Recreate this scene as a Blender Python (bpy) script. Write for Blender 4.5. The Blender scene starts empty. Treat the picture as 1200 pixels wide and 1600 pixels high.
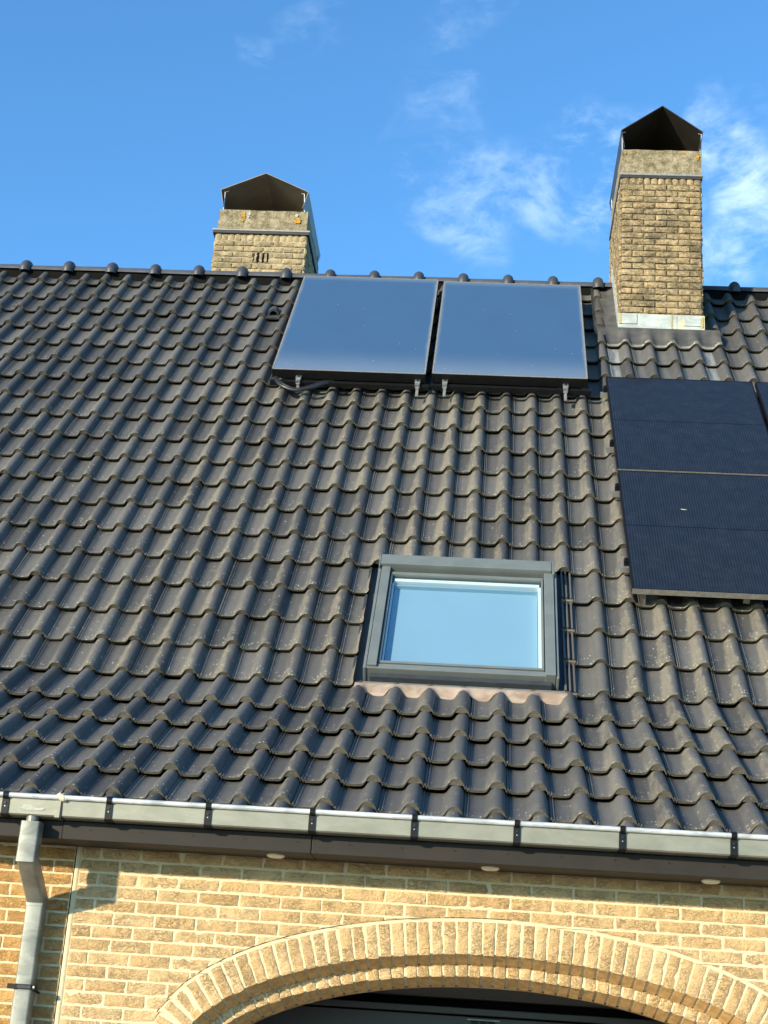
import bpy, math, random
from math import sin, cos, pi, radians, sqrt
from mathutils import Vector, Matrix, noise
random.seed(7)
S = bpy.context.scene
COL = S.collection
ZO = 3.6326                        # fit frame -> world height (ground is z = 0)

# ------------------------------------------------------------------ camera
cam_d = bpy.data.cameras.new("camera"); cam = bpy.data.objects.new("camera", cam_d); COL.objects.link(cam)
Rr = (0.9965679689101656, 0.05238928557538319, 0.06409092056733344)
Ru = (-0.04213418860321014, -0.3454129914905175, 0.9375044402349895)
Rf = (-0.0712530244482044, 0.9369873147841825, 0.3420201433256687)
cp = (2.7117622, -8.41588585, -2.03256277 + ZO)
cam.matrix_world = Matrix(((Rr[0], Ru[0], -Rf[0], cp[0]), (Rr[1], Ru[1], -Rf[1], cp[1]), (Rr[2], Ru[2], -Rf[2], cp[2]), (0, 0, 0, 1)))
cam_d.sensor_fit = 'HORIZONTAL'; cam_d.sensor_width = 36; cam_d.lens = 2340 / 1200 * 36
cam_d.clip_end = 2000; cam_d.clip_start = 0.05
S.camera = cam

# ------------------------------------------------------------------ light
SUN_EL, SUN_AZ = radians(15.5), radians(41)      # azimuth: to the left of the wall's normal
sd = bpy.data.lights.new("sun", 'SUN'); sun = bpy.data.objects.new("sun", sd); COL.objects.link(sun)
sd.energy = 5.0; sd.angle = radians(1.3); sd.color = (1.0, 0.86, 0.62)
sdir = Vector((-sin(SUN_AZ) * cos(SUN_EL), -cos(SUN_AZ) * cos(SUN_EL), sin(SUN_EL)))
sun.rotation_euler = sdir.to_track_quat('Z', 'Y').to_euler(); sun.location = (-10, -10, 12)

def N(nt, typ, ins=None, **props):
    n = nt.nodes.new(typ)
    for k, v in props.items(): setattr(n, k, v)
    for k, v in (ins or {}).items():
        if isinstance(v, bpy.types.NodeSocket): nt.links.new(v, n.inputs[k])
        else: n.inputs[k].default_value = v
    return n
def MATH(nt, op, a, b=0.0, c=None, clamp=False):
    i = {0: a, 1: b}
    if c is not None: i[2] = c
    return N(nt, 'ShaderNodeMath', i, operation=op, use_clamp=clamp).outputs[0]
def MIX(nt, f, a, b, blend='MIX'):
    return N(nt, 'ShaderNodeMix', {0: f, 6: a, 7: b}, data_type='RGBA', blend_type=blend).outputs[2]
def RAMP(nt, f, stops, interp='LINEAR'):
    n = N(nt, 'ShaderNodeValToRGB', {0: f}); e = n.color_ramp.elements; n.color_ramp.interpolation = interp
    while len(e) < len(stops): e.new(0.5)
    for i, (p, c) in enumerate(stops):
        e[i].position = p; e[i].color = c if len(c) == 4 else (*c, 1)
    return n.outputs[0]
def SM(nt, v, lo, hi):
    return N(nt, 'ShaderNodeMapRange', {0: v, 1: lo, 2: hi, 3: 0.0, 4: 1.0}, interpolation_type='SMOOTHSTEP').outputs[0]
def NOISE(nt, vec, scale, detail=3, rough=0.55, dist=0.0):
    i = {'Scale': scale, 'Detail': detail, 'Roughness': rough, 'Distortion': dist}
    if vec is not None: i['Vector'] = vec
    return N(nt, 'ShaderNodeTexNoise', i).outputs[0]
def SCALE(nt, vec, s):
    return N(nt, 'ShaderNodeVectorMath', {0: vec, 1: s}, operation='MULTIPLY').outputs[0]

w = bpy.data.worlds.new("World"); S.world = w; w.use_nodes = True
nt = w.node_tree; nt.nodes.clear()
sky = N(nt, 'ShaderNodeTexSky', sky_type='NISHITA', sun_disc=False)
sky.sun_elevation = SUN_EL; sky.sun_rotation = radians(221)
sky.air_density = 1.0; sky.dust_density = 0.3; sky.ozone_density = 1.6
gam = N(nt, 'ShaderNodeMix', {0: 1.0, 6: sky.outputs[0], 7: (0.60, 1.12, 1.50, 1)}, data_type='RGBA', blend_type='MULTIPLY').outputs[2]
tc0 = N(nt, 'ShaderNodeTexCoord').outputs['Generated']
wv_ = N(nt, 'ShaderNodeTexNoise', {'Vector': tc0, 'Scale': 14.0, 'Detail': 3.0, 'Roughness': 0.5}).outputs[1]
tc = N(nt, 'ShaderNodeVectorMath', {0: tc0, 1: SCALE(nt, N(nt, 'ShaderNodeVectorMath', {0: wv_, 1: (0.5, 0.5, 0.5)}, operation='SUBTRACT').outputs[0], (0.13, 0.07, 0.10))}, operation='ADD').outputs[0]
tc = N(nt, 'ShaderNodeVectorMath', {0: tc}, operation='NORMALIZE').outputs[0]
# thin wisps of cloud, gathered where the day had them
def blob(d, lo, hi, amt):
    dv = Vector(d).normalized()
    dp = N(nt, 'ShaderNodeVectorMath', {0: tc, 1: tuple(dv)}, operation='DOT_PRODUCT').outputs[1]
    return MATH(nt, 'MULTIPLY', SM(nt, dp, cos(radians(hi)), cos(radians(lo))), amt)
blobs = [((-0.010, 0.846, 0.534), 0.1, 3.0, .55), ((-0.035, 0.846, 0.533), 0.1, 2.0, .5), ((0.030, 0.841, 0.536), 0.3, 2.6, .6), ((0.060, 0.832, 0.548), 0.6, 2.6, .95), ((-0.009, 0.832, 0.554), 0.1, 1.1, .55),
         ((0.146, 0.828, 0.541), 0.8, 3.2, .95), ((0.154, 0.846, 0.510), 0.5, 3.0, .85), ((0.126, 0.811, 0.572), 0.2, 1.6, .5),
         ((-0.050, 0.807, 0.588), 0.1, 2.2, .30), ((-0.050, 0.783, 0.619), 0.1, 1.7, .34), ((-0.02, 0.783, 0.622), 0.1, 1.5, .30),
         ((-0.133, 0.781, 0.611), 0.1, 1.8, .26), ((-0.171, 0.785, 0.596), 0.1, 1.2, .30)]
tot = None
for b in blobs:
    v = blob(*b); tot = v if tot is None else MATH(nt, 'MAXIMUM', tot, v)
n1 = NOISE(nt, SCALE(nt, tc0, (16, 16, 30)), 1.0, 11, 0.62, 0.9)
n2 = NOISE(nt, SCALE(nt, tc0, (55, 55, 95)), 1.0, 6, 0.6, 0.4)
den = MATH(nt, 'ADD', MATH(nt, 'MULTIPLY', n1, 0.7), MATH(nt, 'MULTIPLY', n2, 0.3))
cl = MATH(nt, 'MULTIPLY', SM(nt, den, 0.40, 0.70), MATH(nt, 'MULTIPLY', tot, 0.50))
skyc = MIX(nt, cl, gam, (6.2, 7.4, 8.2, 1))
bg = N(nt, 'ShaderNodeBackground', {'Color': skyc, 'Strength': 0.15})
N(nt, 'ShaderNodeOutputWorld', {'Surface': bg.outputs[0]})

S.view_settings.view_transform = 'Standard'; S.view_settings.look = 'None'
S.view_settings.exposure = 0.64; S.view_settings.gamma = 1
S.render.resolution_x, S.render.resolution_y = 768, 1024
S.render.engine = 'CYCLES'

# ------------------------------------------------------------------ materials
def mat(name):
    m = bpy.data.materials.new(name); m.use_nodes = True; nt = m.node_tree; nt.nodes.clear()
    b = N(nt, 'ShaderNodeBsdfPrincipled'); N(nt, 'ShaderNodeOutputMaterial', {'Surface': b.outputs[0]})
    return m, nt, b
def setin(nt, b, **k):
    for a, v in k.items():
        a = a.replace('_', ' ')
        if isinstance(v, bpy.types.NodeSocket): nt.links.new(v, b.inputs[a])
        else: b.inputs[a].default_value = v
def bump(nt, h, strength, dist, normal=None):
    i = {'Height': h, 'Strength': strength, 'Distance': dist}
    if normal is not None: i['Normal'] = normal
    return N(nt, 'ShaderNodeBump', i).outputs[0]
def objco(nt): return N(nt, 'ShaderNodeTexCoord').outputs['Object']
def simple(name, c, rough=0.6, metal=0.0, var=0.15, scale=8, c2=None, bmp=0.0, spec=0.5, bscale=60):
    m, nt, b = mat(name); co = objco(nt)
    n = NOISE(nt, co, scale, 5, 0.6)
    c2 = c2 or tuple(x * (1 - var) for x in c); c1 = c if c2 != c else c
    setin(nt, b, Base_Color=MIX(nt, SM(nt, n, 0.35, 0.65), (*c2, 1), (*c1, 1)), Metallic=metal, Specular_IOR_Level=spec,
          Roughness=MATH(nt, 'ADD', rough - 0.06, MATH(nt, 'MULTIPLY', n, 0.12)))
    if bmp: setin(nt, b, Normal=bump(nt, NOISE(nt, co, bscale, 4), bmp, 0.004))
    return m

def tile_material():
    m, nt, b = mat('concrete_roof_tile')
    uv = N(nt, 'ShaderNodeUVMap', uv_map='tile').outputs[0]; sp = N(nt, 'ShaderNodeSeparateXYZ', {0: uv}); u, v = sp.outputs[0], sp.outputs[1]
    me = N(nt, 'ShaderNodeUVMap', uv_map='metre').outputs[0]
    at = N(nt, 'ShaderNodeAttribute', attribute_name='var'); sc = N(nt, 'ShaderNodeSeparateColor', {0: at.outputs['Color']})
    rnd, dirt, lich = sc.outputs[0], sc.outputs[1], sc.outputs[2]; wash = at.outputs['Alpha']
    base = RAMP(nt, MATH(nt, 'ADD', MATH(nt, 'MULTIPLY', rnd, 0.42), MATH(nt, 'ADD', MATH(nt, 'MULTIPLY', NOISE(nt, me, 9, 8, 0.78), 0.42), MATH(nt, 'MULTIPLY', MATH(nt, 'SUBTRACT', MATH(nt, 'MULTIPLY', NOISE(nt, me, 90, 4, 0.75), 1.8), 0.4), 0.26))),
                [(0.25, (0.048, 0.047, 0.046)), (0.55, (0.082, 0.079, 0.075)), (0.85, (0.132, 0.125, 0.115))])
    # brown wind-blown deposit, on the rising flank and towards the tail of each tile
    st = NOISE(nt, SCALE(nt, me, (70, 11, 1)), 1.0, 6, 0.65, 0.6)
    big = NOISE(nt, me, 2.1, 4, 0.6); mid = NOISE(nt, me, 14, 5, 0.7)
    cen = MATH(nt, 'ADD', 0.60, MATH(nt, 'MULTIPLY', MATH(nt, 'SUBTRACT', mid, 0.5), 0.35))
    hw = MATH(nt, 'SUBTRACT', 0.26, MATH(nt, 'MULTIPLY', v, 0.17))
    flank = MATH(nt, 'SUBTRACT', 1.0, SM(nt, MATH(nt, 'DIVIDE', MATH(nt, 'ABSOLUTE', MATH(nt, 'SUBTRACT', u, cen)), hw), 0.35, 1.1))
    tail = MATH(nt, 'SUBTRACT', 1.0, SM(nt, v, 0.02, 0.40))
    k = MATH(nt, 'ADD', MATH(nt, 'MULTIPLY', flank, 0.60), MATH(nt, 'MULTIPLY', tail, 0.16))
    k = MATH(nt, 'ADD', k, MATH(nt, 'MULTIPLY', MATH(nt, 'SUBTRACT', MATH(nt, 'ADD', MATH(nt, 'MULTIPLY', st, 0.6), MATH(nt, 'MULTIPLY', mid, 0.4)), 0.5), 2.2))
    k = MATH(nt, 'ADD', k, MATH(nt, 'MULTIPLY', MATH(nt, 'SUBTRACT', big, 0.5), 1.0))
    k = SM(nt, MATH(nt, 'ADD', k, MATH(nt, 'SUBTRACT', MATH(nt, 'MULTIPLY', dirt, 1.1), 0.75)), 0.12, 0.85)
    k = MATH(nt, 'MULTIPLY', MATH(nt, 'MULTIPLY', k, SM(nt, NOISE(nt, me, 75, 4, 0.8), 0.25, 0.6)), 0.80)
    c = MIX(nt, k, base, (0.205, 0.176, 0.130, 1))
    # greenish brown moss on the tail edge
    edge = MATH(nt, 'MULTIPLY', MATH(nt, 'SUBTRACT', 1.0, SM(nt, v, 0.0, 0.11)), SM(nt, NOISE(nt, me, 45, 4, 0.7), 0.36, 0.6))
    c = MIX(nt, MATH(nt, 'MULTIPLY', edge, MATH(nt, 'ADD', 0.25, MATH(nt, 'MULTIPLY', dirt, 0.6))), c, (0.120, 0.098, 0.058, 1))
    # pale lichen specks
    vo = N(nt, 'ShaderNodeTexVoronoi', {'Vector': SCALE(nt, me, (1, 0.8, 1)), 'Scale': 58, 'Randomness': 1.0}); 
    spk = MATH(nt, 'SUBTRACT', 1.0, SM(nt, MATH(nt, 'ADD', vo.outputs[0], MATH(nt, 'MULTIPLY', NOISE(nt, me, 120, 3), 0.55)), 0.40, 0.62))
    cr = N(nt, 'ShaderNodeSeparateColor', {0: vo.outputs['Color']}).outputs[0]
    patch = SM(nt, MATH(nt, 'ADD', NOISE(nt, me, 6, 3, 0.7), MATH(nt, 'MULTIPLY', tail, 0.16)), 0.48, 0.66)
    sel = MATH(nt, 'GREATER_THAN', MATH(nt, 'ADD', MATH(nt, 'MULTIPLY', lich, 0.70), MATH(nt, 'MULTIPLY', patch, 0.42)), MATH(nt, 'ADD', cr, 0.14))
    spk = MATH(nt, 'MULTIPLY', MATH(nt, 'MULTIPLY', spk, sel), SM(nt, MATH(nt, 'ADD', NOISE(nt, me, 17, 3, 0.6), MATH(nt, 'MULTIPLY', tail, 0.20)), 0.46, 0.60))
    c = MIX(nt, MATH(nt, 'MULTIPLY', spk, 0.68), c, (0.48, 0.465, 0.39, 1))
    # lead-washed pale pans
    wm = MATH(nt, 'MULTIPLY', wash, MATH(nt, 'SUBTRACT', 1.0, SM(nt, u, 0.40, 0.50)))
    wm = MATH(nt, 'MULTIPLY', wm, SM(nt, NOISE(nt, SCALE(nt, me, (30, 3, 1)), 1.0, 3), 0.2, 0.6))
    c = MIX(nt, wm, c, (0.42, 0.45, 0.45, 1))
    hn = bump(nt, MATH(nt, 'ADD', NOISE(nt, me, 130, 4, 0.8), MATH(nt, 'MULTIPLY', NOISE(nt, me, 28, 3, 0.6), 1.2)), 0.75, 0.0045)
    hn = bump(nt, MATH(nt, 'ADD', MATH(nt, 'MULTIPLY', k, 0.5), spk), 0.25, 0.003, hn)
    setin(nt, b, Base_Color=c, Roughness=MATH(nt, 'ADD', 0.54, MATH(nt, 'MULTIPLY', k, 0.35)), Specular_IOR_Level=0.36, Normal=hn)
    return m

def brick_material(name, cols, weather=0.0, weather_col=(0.10, 0.085, 0.05)):
    m, nt, b = mat(name)
    co = objco(nt)
    at = N(nt, 'ShaderNodeAttribute', attribute_name='var'); rnd = N(nt, 'ShaderNodeSeparateColor', {0: at.outputs['Color']})
    r1, r2 = rnd.outputs[0], rnd.outputs[1]
    off = N(nt, 'ShaderNodeVectorMath', {0: co, 1: N(nt, 'ShaderNodeVectorMath', {0: at.outputs['Color'], 1: (17, 23, 31)}, operation='MULTIPLY').outputs[0]}, operation='ADD').outputs[0]
    n = NOISE(nt, off, 16, 6, 0.7, 0.8)
    base = RAMP(nt, MATH(nt, 'ADD', MATH(nt, 'MULTIPLY', r1, 0.45), MATH(nt, 'MULTIPLY', n, 0.5)), [(0.15, cols[0]), (0.5, cols[1]), (0.8, cols[2])])
    # hand-moulded folds: curving creases along the contours of a warped noise
    q = SCALE(nt, off, (1.0, 1.0, 1.7))
    f1 = NOISE(nt, q, 17, 4, 0.55, 2.6); f2 = NOISE(nt, q, 30, 4, 0.6, 1.8)
    def fold(f, c_, w_): return MATH(nt, 'SUBTRACT', 1.0, SM(nt, MATH(nt, 'ABSOLUTE', MATH(nt, 'SUBTRACT', f, c_)), 0.0, w_))
    amt = SM(nt, NOISE(nt, off, 8, 2), 0.35, 0.68)
    fo = MATH(nt, 'MAXIMUM', MATH(nt, 'MULTIPLY', fold(f1, 0.5, 0.022), amt), MATH(nt, 'MULTIPLY', fold(f2, 0.44, 0.020), MATH(nt, 'MULTIPLY', amt, 0.8)))
    grain = NOISE(nt, off, 110, 5, 0.75, 1.0)
    h = MATH(nt, 'SUBTRACT', MATH(nt, 'ADD', MATH(nt, 'MULTIPLY', grain, 0.55), MATH(nt, 'MULTIPLY', MATH(nt, 'ADD', f1, f2), 0.9)), MATH(nt, 'MULTIPLY', fo, 0.45))
    c = MIX(nt, MATH(nt, 'MULTIPLY', fo, 0.34), base, (*[x * 0.45 for x in cols[0]], 1))
    c = MIX(nt, MATH(nt, 'MULTIPLY', SM(nt, NOISE(nt, off, 60, 5, 0.75), 0.52, 0.72), 0.28), c, (0.76, 0.64, 0.42, 1))   # lime bloom
    if weather:
        wn = NOISE(nt, co, 5.5, 6, 0.72, 0.5)
        wf = NOISE(nt, co, 60, 5, 0.8, 0.5)
        wk = MATH(nt, 'MULTIPLY', SM(nt, MATH(nt, 'ADD', MATH(nt, 'MULTIPLY', wn, 0.55), MATH(nt, 'MULTIPLY', wf, 0.6)), 0.50, 0.66), weather)
        c = MIX(nt, wk, c, (*weather_col, 1))
    setin(nt, b, Base_Color=c, Roughness=0.88, Specular_IOR_Level=0.25, Normal=bump(nt, h, 1.0, 0.011))
    return m

def bare_brick_wall():
    m, nt, b = mat('plain_brickwork'); co = objco(nt)
    v = N(nt, 'ShaderNodeSeparateXYZ', {0: co}); 
    vec = N(nt, 'ShaderNodeCombineXYZ', {0: MATH(nt, 'ADD', v.outputs[0], v.outputs[1]), 1: v.outputs[2]}).outputs[0]
    bt = N(nt, 'ShaderNodeTexBrick', {'Vector': vec, 'Color1': (0.50, 0.33, 0.16, 1), 'Color2': (0.42, 0.26, 0.12, 1), 'Mortar': (0.66, 0.57, 0.4, 1), 'Scale': 1.0, 'Mortar Size': 0.005, 'Brick Width': 0.19, 'Row Height': 0.0588})
    setin(nt, b, Base_Color=bt.outputs[0], Roughness=0.9, Normal=bump(nt, NOISE(nt, co, 60, 5), 0.6, 0.006))
    return m

def mortar_material(name, c, c2):
    m, nt, b = mat(name); co = objco(nt)
    n = NOISE(nt, co, 30, 5, 0.7); n2 = NOISE(nt, co, 3, 3)
    setin(nt, b, Base_Color=MIX(nt, SM(nt, MATH(nt, 'ADD', MATH(nt, 'MULTIPLY', n, 0.6), MATH(nt, 'MULTIPLY', n2, 0.4)), 0.35, 0.62), (*c2, 1), (*c, 1)), Roughness=0.95, Specular_IOR_Level=0.15,
          Normal=bump(nt, NOISE(nt, co, 120, 4, 0.75), 0.6, 0.004))
    return m

def concrete_material():
    m, nt, b = mat('mossy_concrete'); co = objco(nt)
    n = NOISE(nt, co, 14, 8, 0.75); f = NOISE(nt, co, 75, 4, 0.8)
    c = RAMP(nt, MATH(nt, 'ADD', MATH(nt, 'MULTIPLY', n, 0.6), MATH(nt, 'MULTIPLY', f, 0.4)), [(0.36, (0.07, 0.055, 0.03)), (0.47, (0.20, 0.165, 0.10)), (0.56, (0.36, 0.30, 0.20)), (0.68, (0.50, 0.43, 0.31))])
    vo = N(nt, 'ShaderNodeTexVoronoi', {'Vector': co, 'Scale': 4.2})
    lk = MATH(nt, 'SUBTRACT', 1.0, SM(nt, MATH(nt, 'ADD', vo.outputs[0], MATH(nt, 'MULTIPLY', NOISE(nt, co, 40, 3), 0.25)), 0.20, 0.25))
    c = MIX(nt, MATH(nt, 'MULTIPLY', lk, 0.8), c, (0.52, 0.27, 0.03, 1))
    setin(nt, b, Base_Color=c, Roughness=0.95, Specular_IOR_Level=0.15, Normal=bump(nt, MATH(nt, 'ADD', n, f), 0.7, 0.01))
    return m

def zinc_material(name, c1, c2, rough, metal, stain=None):
    m, nt, b = mat(name); co = objco(nt)
    n = NOISE(nt, SCALE(nt, co, (6, 6, 14)), 1.0, 6, 0.65, 0.6); f = NOISE(nt, co, 90, 3)
    c = MIX(nt, SM(nt, n, 0.3, 0.68), (*c1, 1), (*c2, 1))
    if stain: c = MIX(nt, MATH(nt, 'MULTIPLY', SM(nt, NOISE(nt, SCALE(nt, co, (9, 9, 3)), 1.0, 4), 0.56, 0.66), 0.75), c, (*stain, 1))
    setin(nt, b, Base_Color=c, Metallic=metal, Roughness=MATH(nt, 'ADD', rough - 0.08, MATH(nt, 'MULTIPLY', n, 0.16)), Normal=bump(nt, MATH(nt, 'ADD', n, MATH(nt, 'MULTIPLY', f, 0.15)), 0.12, 0.01))
    return m

def pv_material():
    m, nt, b = mat('black_solar_cells')
    uv = N(nt, 'ShaderNodeUVMap', uv_map='metre').outputs[0]; sp = N(nt, 'ShaderNodeSeparateXYZ', {0: uv}); u, v = sp.outputs[0], sp.outputs[1]
    def lines(x, pitch, wd):
        f = MATH(nt, 'FRACT', MATH(nt, 'DIVIDE', x, pitch)); d = MATH(nt, 'ABSOLUTE', MATH(nt, 'SUBTRACT', f, 0.5))
        return MATH(nt, 'SUBTRACT', 1.0, SM(nt, d, wd * 0.6, wd))
    bus = lines(u, 0.0182, 0.22); cell = lines(u, 0.182, 0.016); row = lines(v, 0.0915, 0.02); half = MATH(nt, 'SUBTRACT', 1.0, SM(nt, MATH(nt, 'ABSOLUTE', MATH(nt, 'SUBTRACT', v, 0.77)), 0.004, 0.009))
    n = NOISE(nt, SCALE(nt, uv, (1, 1, 1)), 2.5, 4)
    c = MIX(nt, n, (0.008, 0.011, 0.019, 1), (0.010, 0.014, 0.023, 1))
    c = MIX(nt, MATH(nt, 'MULTIPLY', bus, 0.24), c, (0.036, 0.050, 0.076, 1))
    c = MIX(nt, MATH(nt, 'MULTIPLY', MATH(nt, 'MAXIMUM', cell, row), 0.25), c, (0.006, 0.007, 0.012, 1))
    c = MIX(nt, half, c, (0.004, 0.005, 0.01, 1))
    dust = SM(nt, NOISE(nt, uv, 9, 6, 0.7), 0.35, 0.8)
    c = MIX(nt, MATH(nt, 'MULTIPLY', dust, 0.03), c, (0.30, 0.29, 0.27, 1))
    setin(nt, b, Base_Color=c, Roughness=0.08, Specular_IOR_Level=0.22, Coat_Weight=0.0)
    return m

def collector_material():
    m, nt, b = mat('collector_glass')
    uv = N(nt, 'ShaderNodeUVMap', uv_map='unit').outputs[0]; sp = N(nt, 'ShaderNodeSeparateXYZ', {0: uv}); u, v = sp.outputs[0], sp.outputs[1]
    eu = MATH(nt, 'MINIMUM', u, MATH(nt, 'SUBTRACT', 1.0, u)); 
    wob = MATH(nt, 'MULTIPLY', NOISE(nt, uv, 5, 4), 0.03)
    side = MATH(nt, 'SUBTRACT', 1.0, SM(nt, MATH(nt, 'ADD', eu, wob), 0.008, 0.036))
    bot = MATH(nt, 'POWER', MATH(nt, 'SUBTRACT', 1.0, SM(nt, MATH(nt, 'ADD', v, wob), 0.0, 0.30)), 1.8); top = MATH(nt, 'SUBTRACT', 1.0, SM(nt, MATH(nt, 'SUBTRACT', 1.0, v), 0.0, 0.05))
    fog = MATH(nt, 'MAXIMUM', MATH(nt, 'MULTIPLY', side, 0.26), MATH(nt, 'MAXIMUM', MATH(nt, 'MULTIPLY', bot, 0.20), MATH(nt, 'MULTIPLY', top, 0.15)))
    n = NOISE(nt, uv, 3.0, 4)
    c = MIX(nt, n, (0.036, 0.080, 0.160, 1), (0.046, 0.098, 0.185, 1))
    c = MIX(nt, fog, c, (0.40, 0.43, 0.44, 1))
    vo = N(nt, 'ShaderNodeTexVoronoi', {'Vector': uv, 'Scale': 26}); vc = N(nt, 'ShaderNodeSeparateColor', {0: vo.outputs['Color']}).outputs[0]
    sp_ = MATH(nt, 'MULTIPLY', MATH(nt, 'SUBTRACT', 1.0, SM(nt, vo.outputs[0], 0.05, 0.11)), MATH(nt, 'GREATER_THAN', vc, 0.86))
    c = MIX(nt, MATH(nt, 'MULTIPLY', sp_, 0.5), c, (0.5, 0.5, 0.48, 1))
    hb = bump(nt, N(nt, 'ShaderNodeTexVoronoi', {'Vector': uv, 'Scale': 240}).outputs[0], 0.10, 0.002)
    setin(nt, b, Base_Color=c, Roughness=0.24, Specular_IOR_Level=0.55, Normal=hb)
    return m

def glass_material():
    m = bpy.data.materials.new('window_glass'); m.use_nodes = True; nt = m.node_tree; nt.nodes.clear()
    fc = N(nt, 'ShaderNodeLayerWeight', {'Blend': 0.5}).outputs['Facing']
    fr = MATH(nt, 'ADD', 0.045, MATH(nt, 'MULTIPLY', MATH(nt, 'POWER', fc, 5.0), 0.9))
    g = N(nt, 'ShaderNodeBsdfGlossy', {'Color': (0.95, 0.98, 1, 1), 'Roughness': 0.01}); t = N(nt, 'ShaderNodeBsdfTransparent', {'Color': (0.80, 0.90, 0.95, 1)})
    mx = N(nt, 'ShaderNodeMixShader', {0: MATH(nt, 'MULTIPLY', fr, 1.9, clamp=True), 1: t.outputs[0], 2: g.outputs[0]})
    N(nt, 'ShaderNodeOutputMaterial', {'Surface': mx.outputs[0]})
    return m

MT = dict(
    tile=tile_material(),
    brick=brick_material('yellow_brick', [(0.52, 0.335, 0.155), (0.61, 0.415, 0.205), (0.67, 0.475, 0.255)]),
    brick_left=brick_material('orange_brick', [(0.40, 0.215, 0.075), (0.53, 0.30, 0.105), (0.60, 0.36, 0.14)]),
    brick_sawn_lit=simple('sawn_brick_bounce', (0.62, 0.37, 0.15), 0.9, 0, 0.3, 30, bmp=0.3, spec=0.2),  # orange-brown lightened, so bounce light on the arch undersides is in the colour
    brick_old=brick_material('weathered_brick', [(0.40, 0.30, 0.165), (0.52, 0.39, 0.22), (0.60, 0.42, 0.22)], 0.72, (0.055, 0.045, 0.027)),
    brick_old2=brick_material('weathered_brick_grey', [(0.38, 0.29, 0.17), (0.48, 0.37, 0.22), (0.55, 0.43, 0.26)], 0.4, (0.12, 0.10, 0.06)),
    mortar=mortar_material('cream_mortar', (0.63, 0.53, 0.345), (0.53, 0.44, 0.28)),
    mortar_old=mortar_material('joint_shadow_mortar', (0.17, 0.135, 0.085), (0.09, 0.07, 0.045)),  # darkened in colour to carry the shadow of the deep chimney joints
    mortar_old2=mortar_material('pale_old_mortar', (0.46, 0.39, 0.25), (0.30, 0.25, 0.15)),
    concrete=concrete_material(),
    plainwall=bare_brick_wall(),
    zinc=zinc_material('zinc_gutter', (0.195, 0.195, 0.150), (0.245, 0.24, 0.195), 0.45, 0.25),
    galv=zinc_material('galvanised_bead', (0.36, 0.38, 0.38), (0.68, 0.70, 0.70), 0.5, 0.35),
    pipe=zinc_material('zinc_pipe', (0.13, 0.135, 0.12), (0.25, 0.255, 0.225), 0.45, 0.3),
    lead=zinc_material('lead_sheet', (0.045, 0.043, 0.039), (0.078, 0.073, 0.065), 0.6, 0.0),
    zflash=zinc_material('zinc_flashing', (0.30, 0.33, 0.32), (0.47, 0.50, 0.48), 0.6, 0.1, (0.62, 0.52, 0.18)),
    redlead=zinc_material('stained_lead_apron', (0.20, 0.14, 0.10), (0.34, 0.265, 0.21), 0.85, 0.0),
    black=simple('black_metal', (0.006, 0.006, 0.007), 0.5, 0, 0.3, 20, spec=0.25),
    rubber=simple('black_rubber', (0.018, 0.018, 0.019), 0.38, 0, 0.3, 20),
    fascia=simple('dark_brown_fascia', (0.026, 0.022, 0.019), 0.6, 0, 0.18, 6, bmp=0.08, bscale=200, spec=0.2),
    soff=simple('dark_soffit', (0.016, 0.012, 0.010), 0.6, 0, 0.2, 6),
    bronze=simple('bronze_sheet', (0.24, 0.205, 0.165), 0.5, 0.0, 0.2, 6),
    cowl=simple('dark_cowl_sheet', (0.052, 0.046, 0.040), 0.45, 0.3, 0.2, 6),
    steel=simple('stainless_steel', (0.62, 0.62, 0.60), 0.3, 0.85, 0.15, 30),
    alu=simple('dull_aluminium', (0.33, 0.31, 0.27), 0.5, 0.4, 0.25, 40),
    winframe=simple('grey_window_cladding', (0.150, 0.168, 0.162), 0.42, 0.1, 0.12, 7, bmp=0.05),
    windark=simple('dark_window_seal', (0.035, 0.042, 0.05), 0.5, 0, 0.2, 20),
    white=simple('white_paint', (0.78, 0.80, 0.78), 0.5, 0, 0.05, 6),
    blind=simple('pale_blue_blind', (0.25, 0.37, 0.45), 0.9, 0, 0.04, 2),
    cream=simple('cream_lamp_ring', (0.72, 0.66, 0.50), 0.4, 0, 0.08, 20),
    putty=simple('cream_sealant', (0.62, 0.57, 0.42), 0.9, 0, 0.25, 40, bmp=0.8),
    lichen=simple('orange_lichen', (0.50, 0.27, 0.035), 0.95, 0, 0.45, 60, bmp=0.6),
    ochre=simple('ochre_stain', (0.46, 0.38, 0.15), 0.9, 0, 0.4, 50),
    seam=simple('grey_seam_strip', (0.16, 0.165, 0.17), 0.6, 0, 0.2, 40),
    cement=simple('pale_stain', (0.40, 0.40, 0.34), 0.85, 0, 0.2, 40),
    pv=pv_material(), coll=collector_material(), glass=glass_material(),
    door=simple('grey_garage_door', (0.045, 0.046, 0.045), 0.5, 0.1, 0.12, 5),
    dark=simple('dark_interior', (0.008, 0.008, 0.008), 0.9, 0, 0.2, 6, spec=0.05),
    ridge=simple('dark_ridge_tile', (0.052, 0.055, 0.064), 0.5, 0, 0.3, 9, bmp=0.2, bscale=150),
    paving=simple('warm_bounce_paving', (0.44, 0.38, 0.30), 0.9, 0, 0.25, 3, bmp=0.3),  # lightened and warmed so the unseen driveway bounces light upward
    grass=simple('lawn_green', (0.055, 0.085, 0.03), 0.95, 0, 0.4, 2, bmp=0.5),
)

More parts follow.
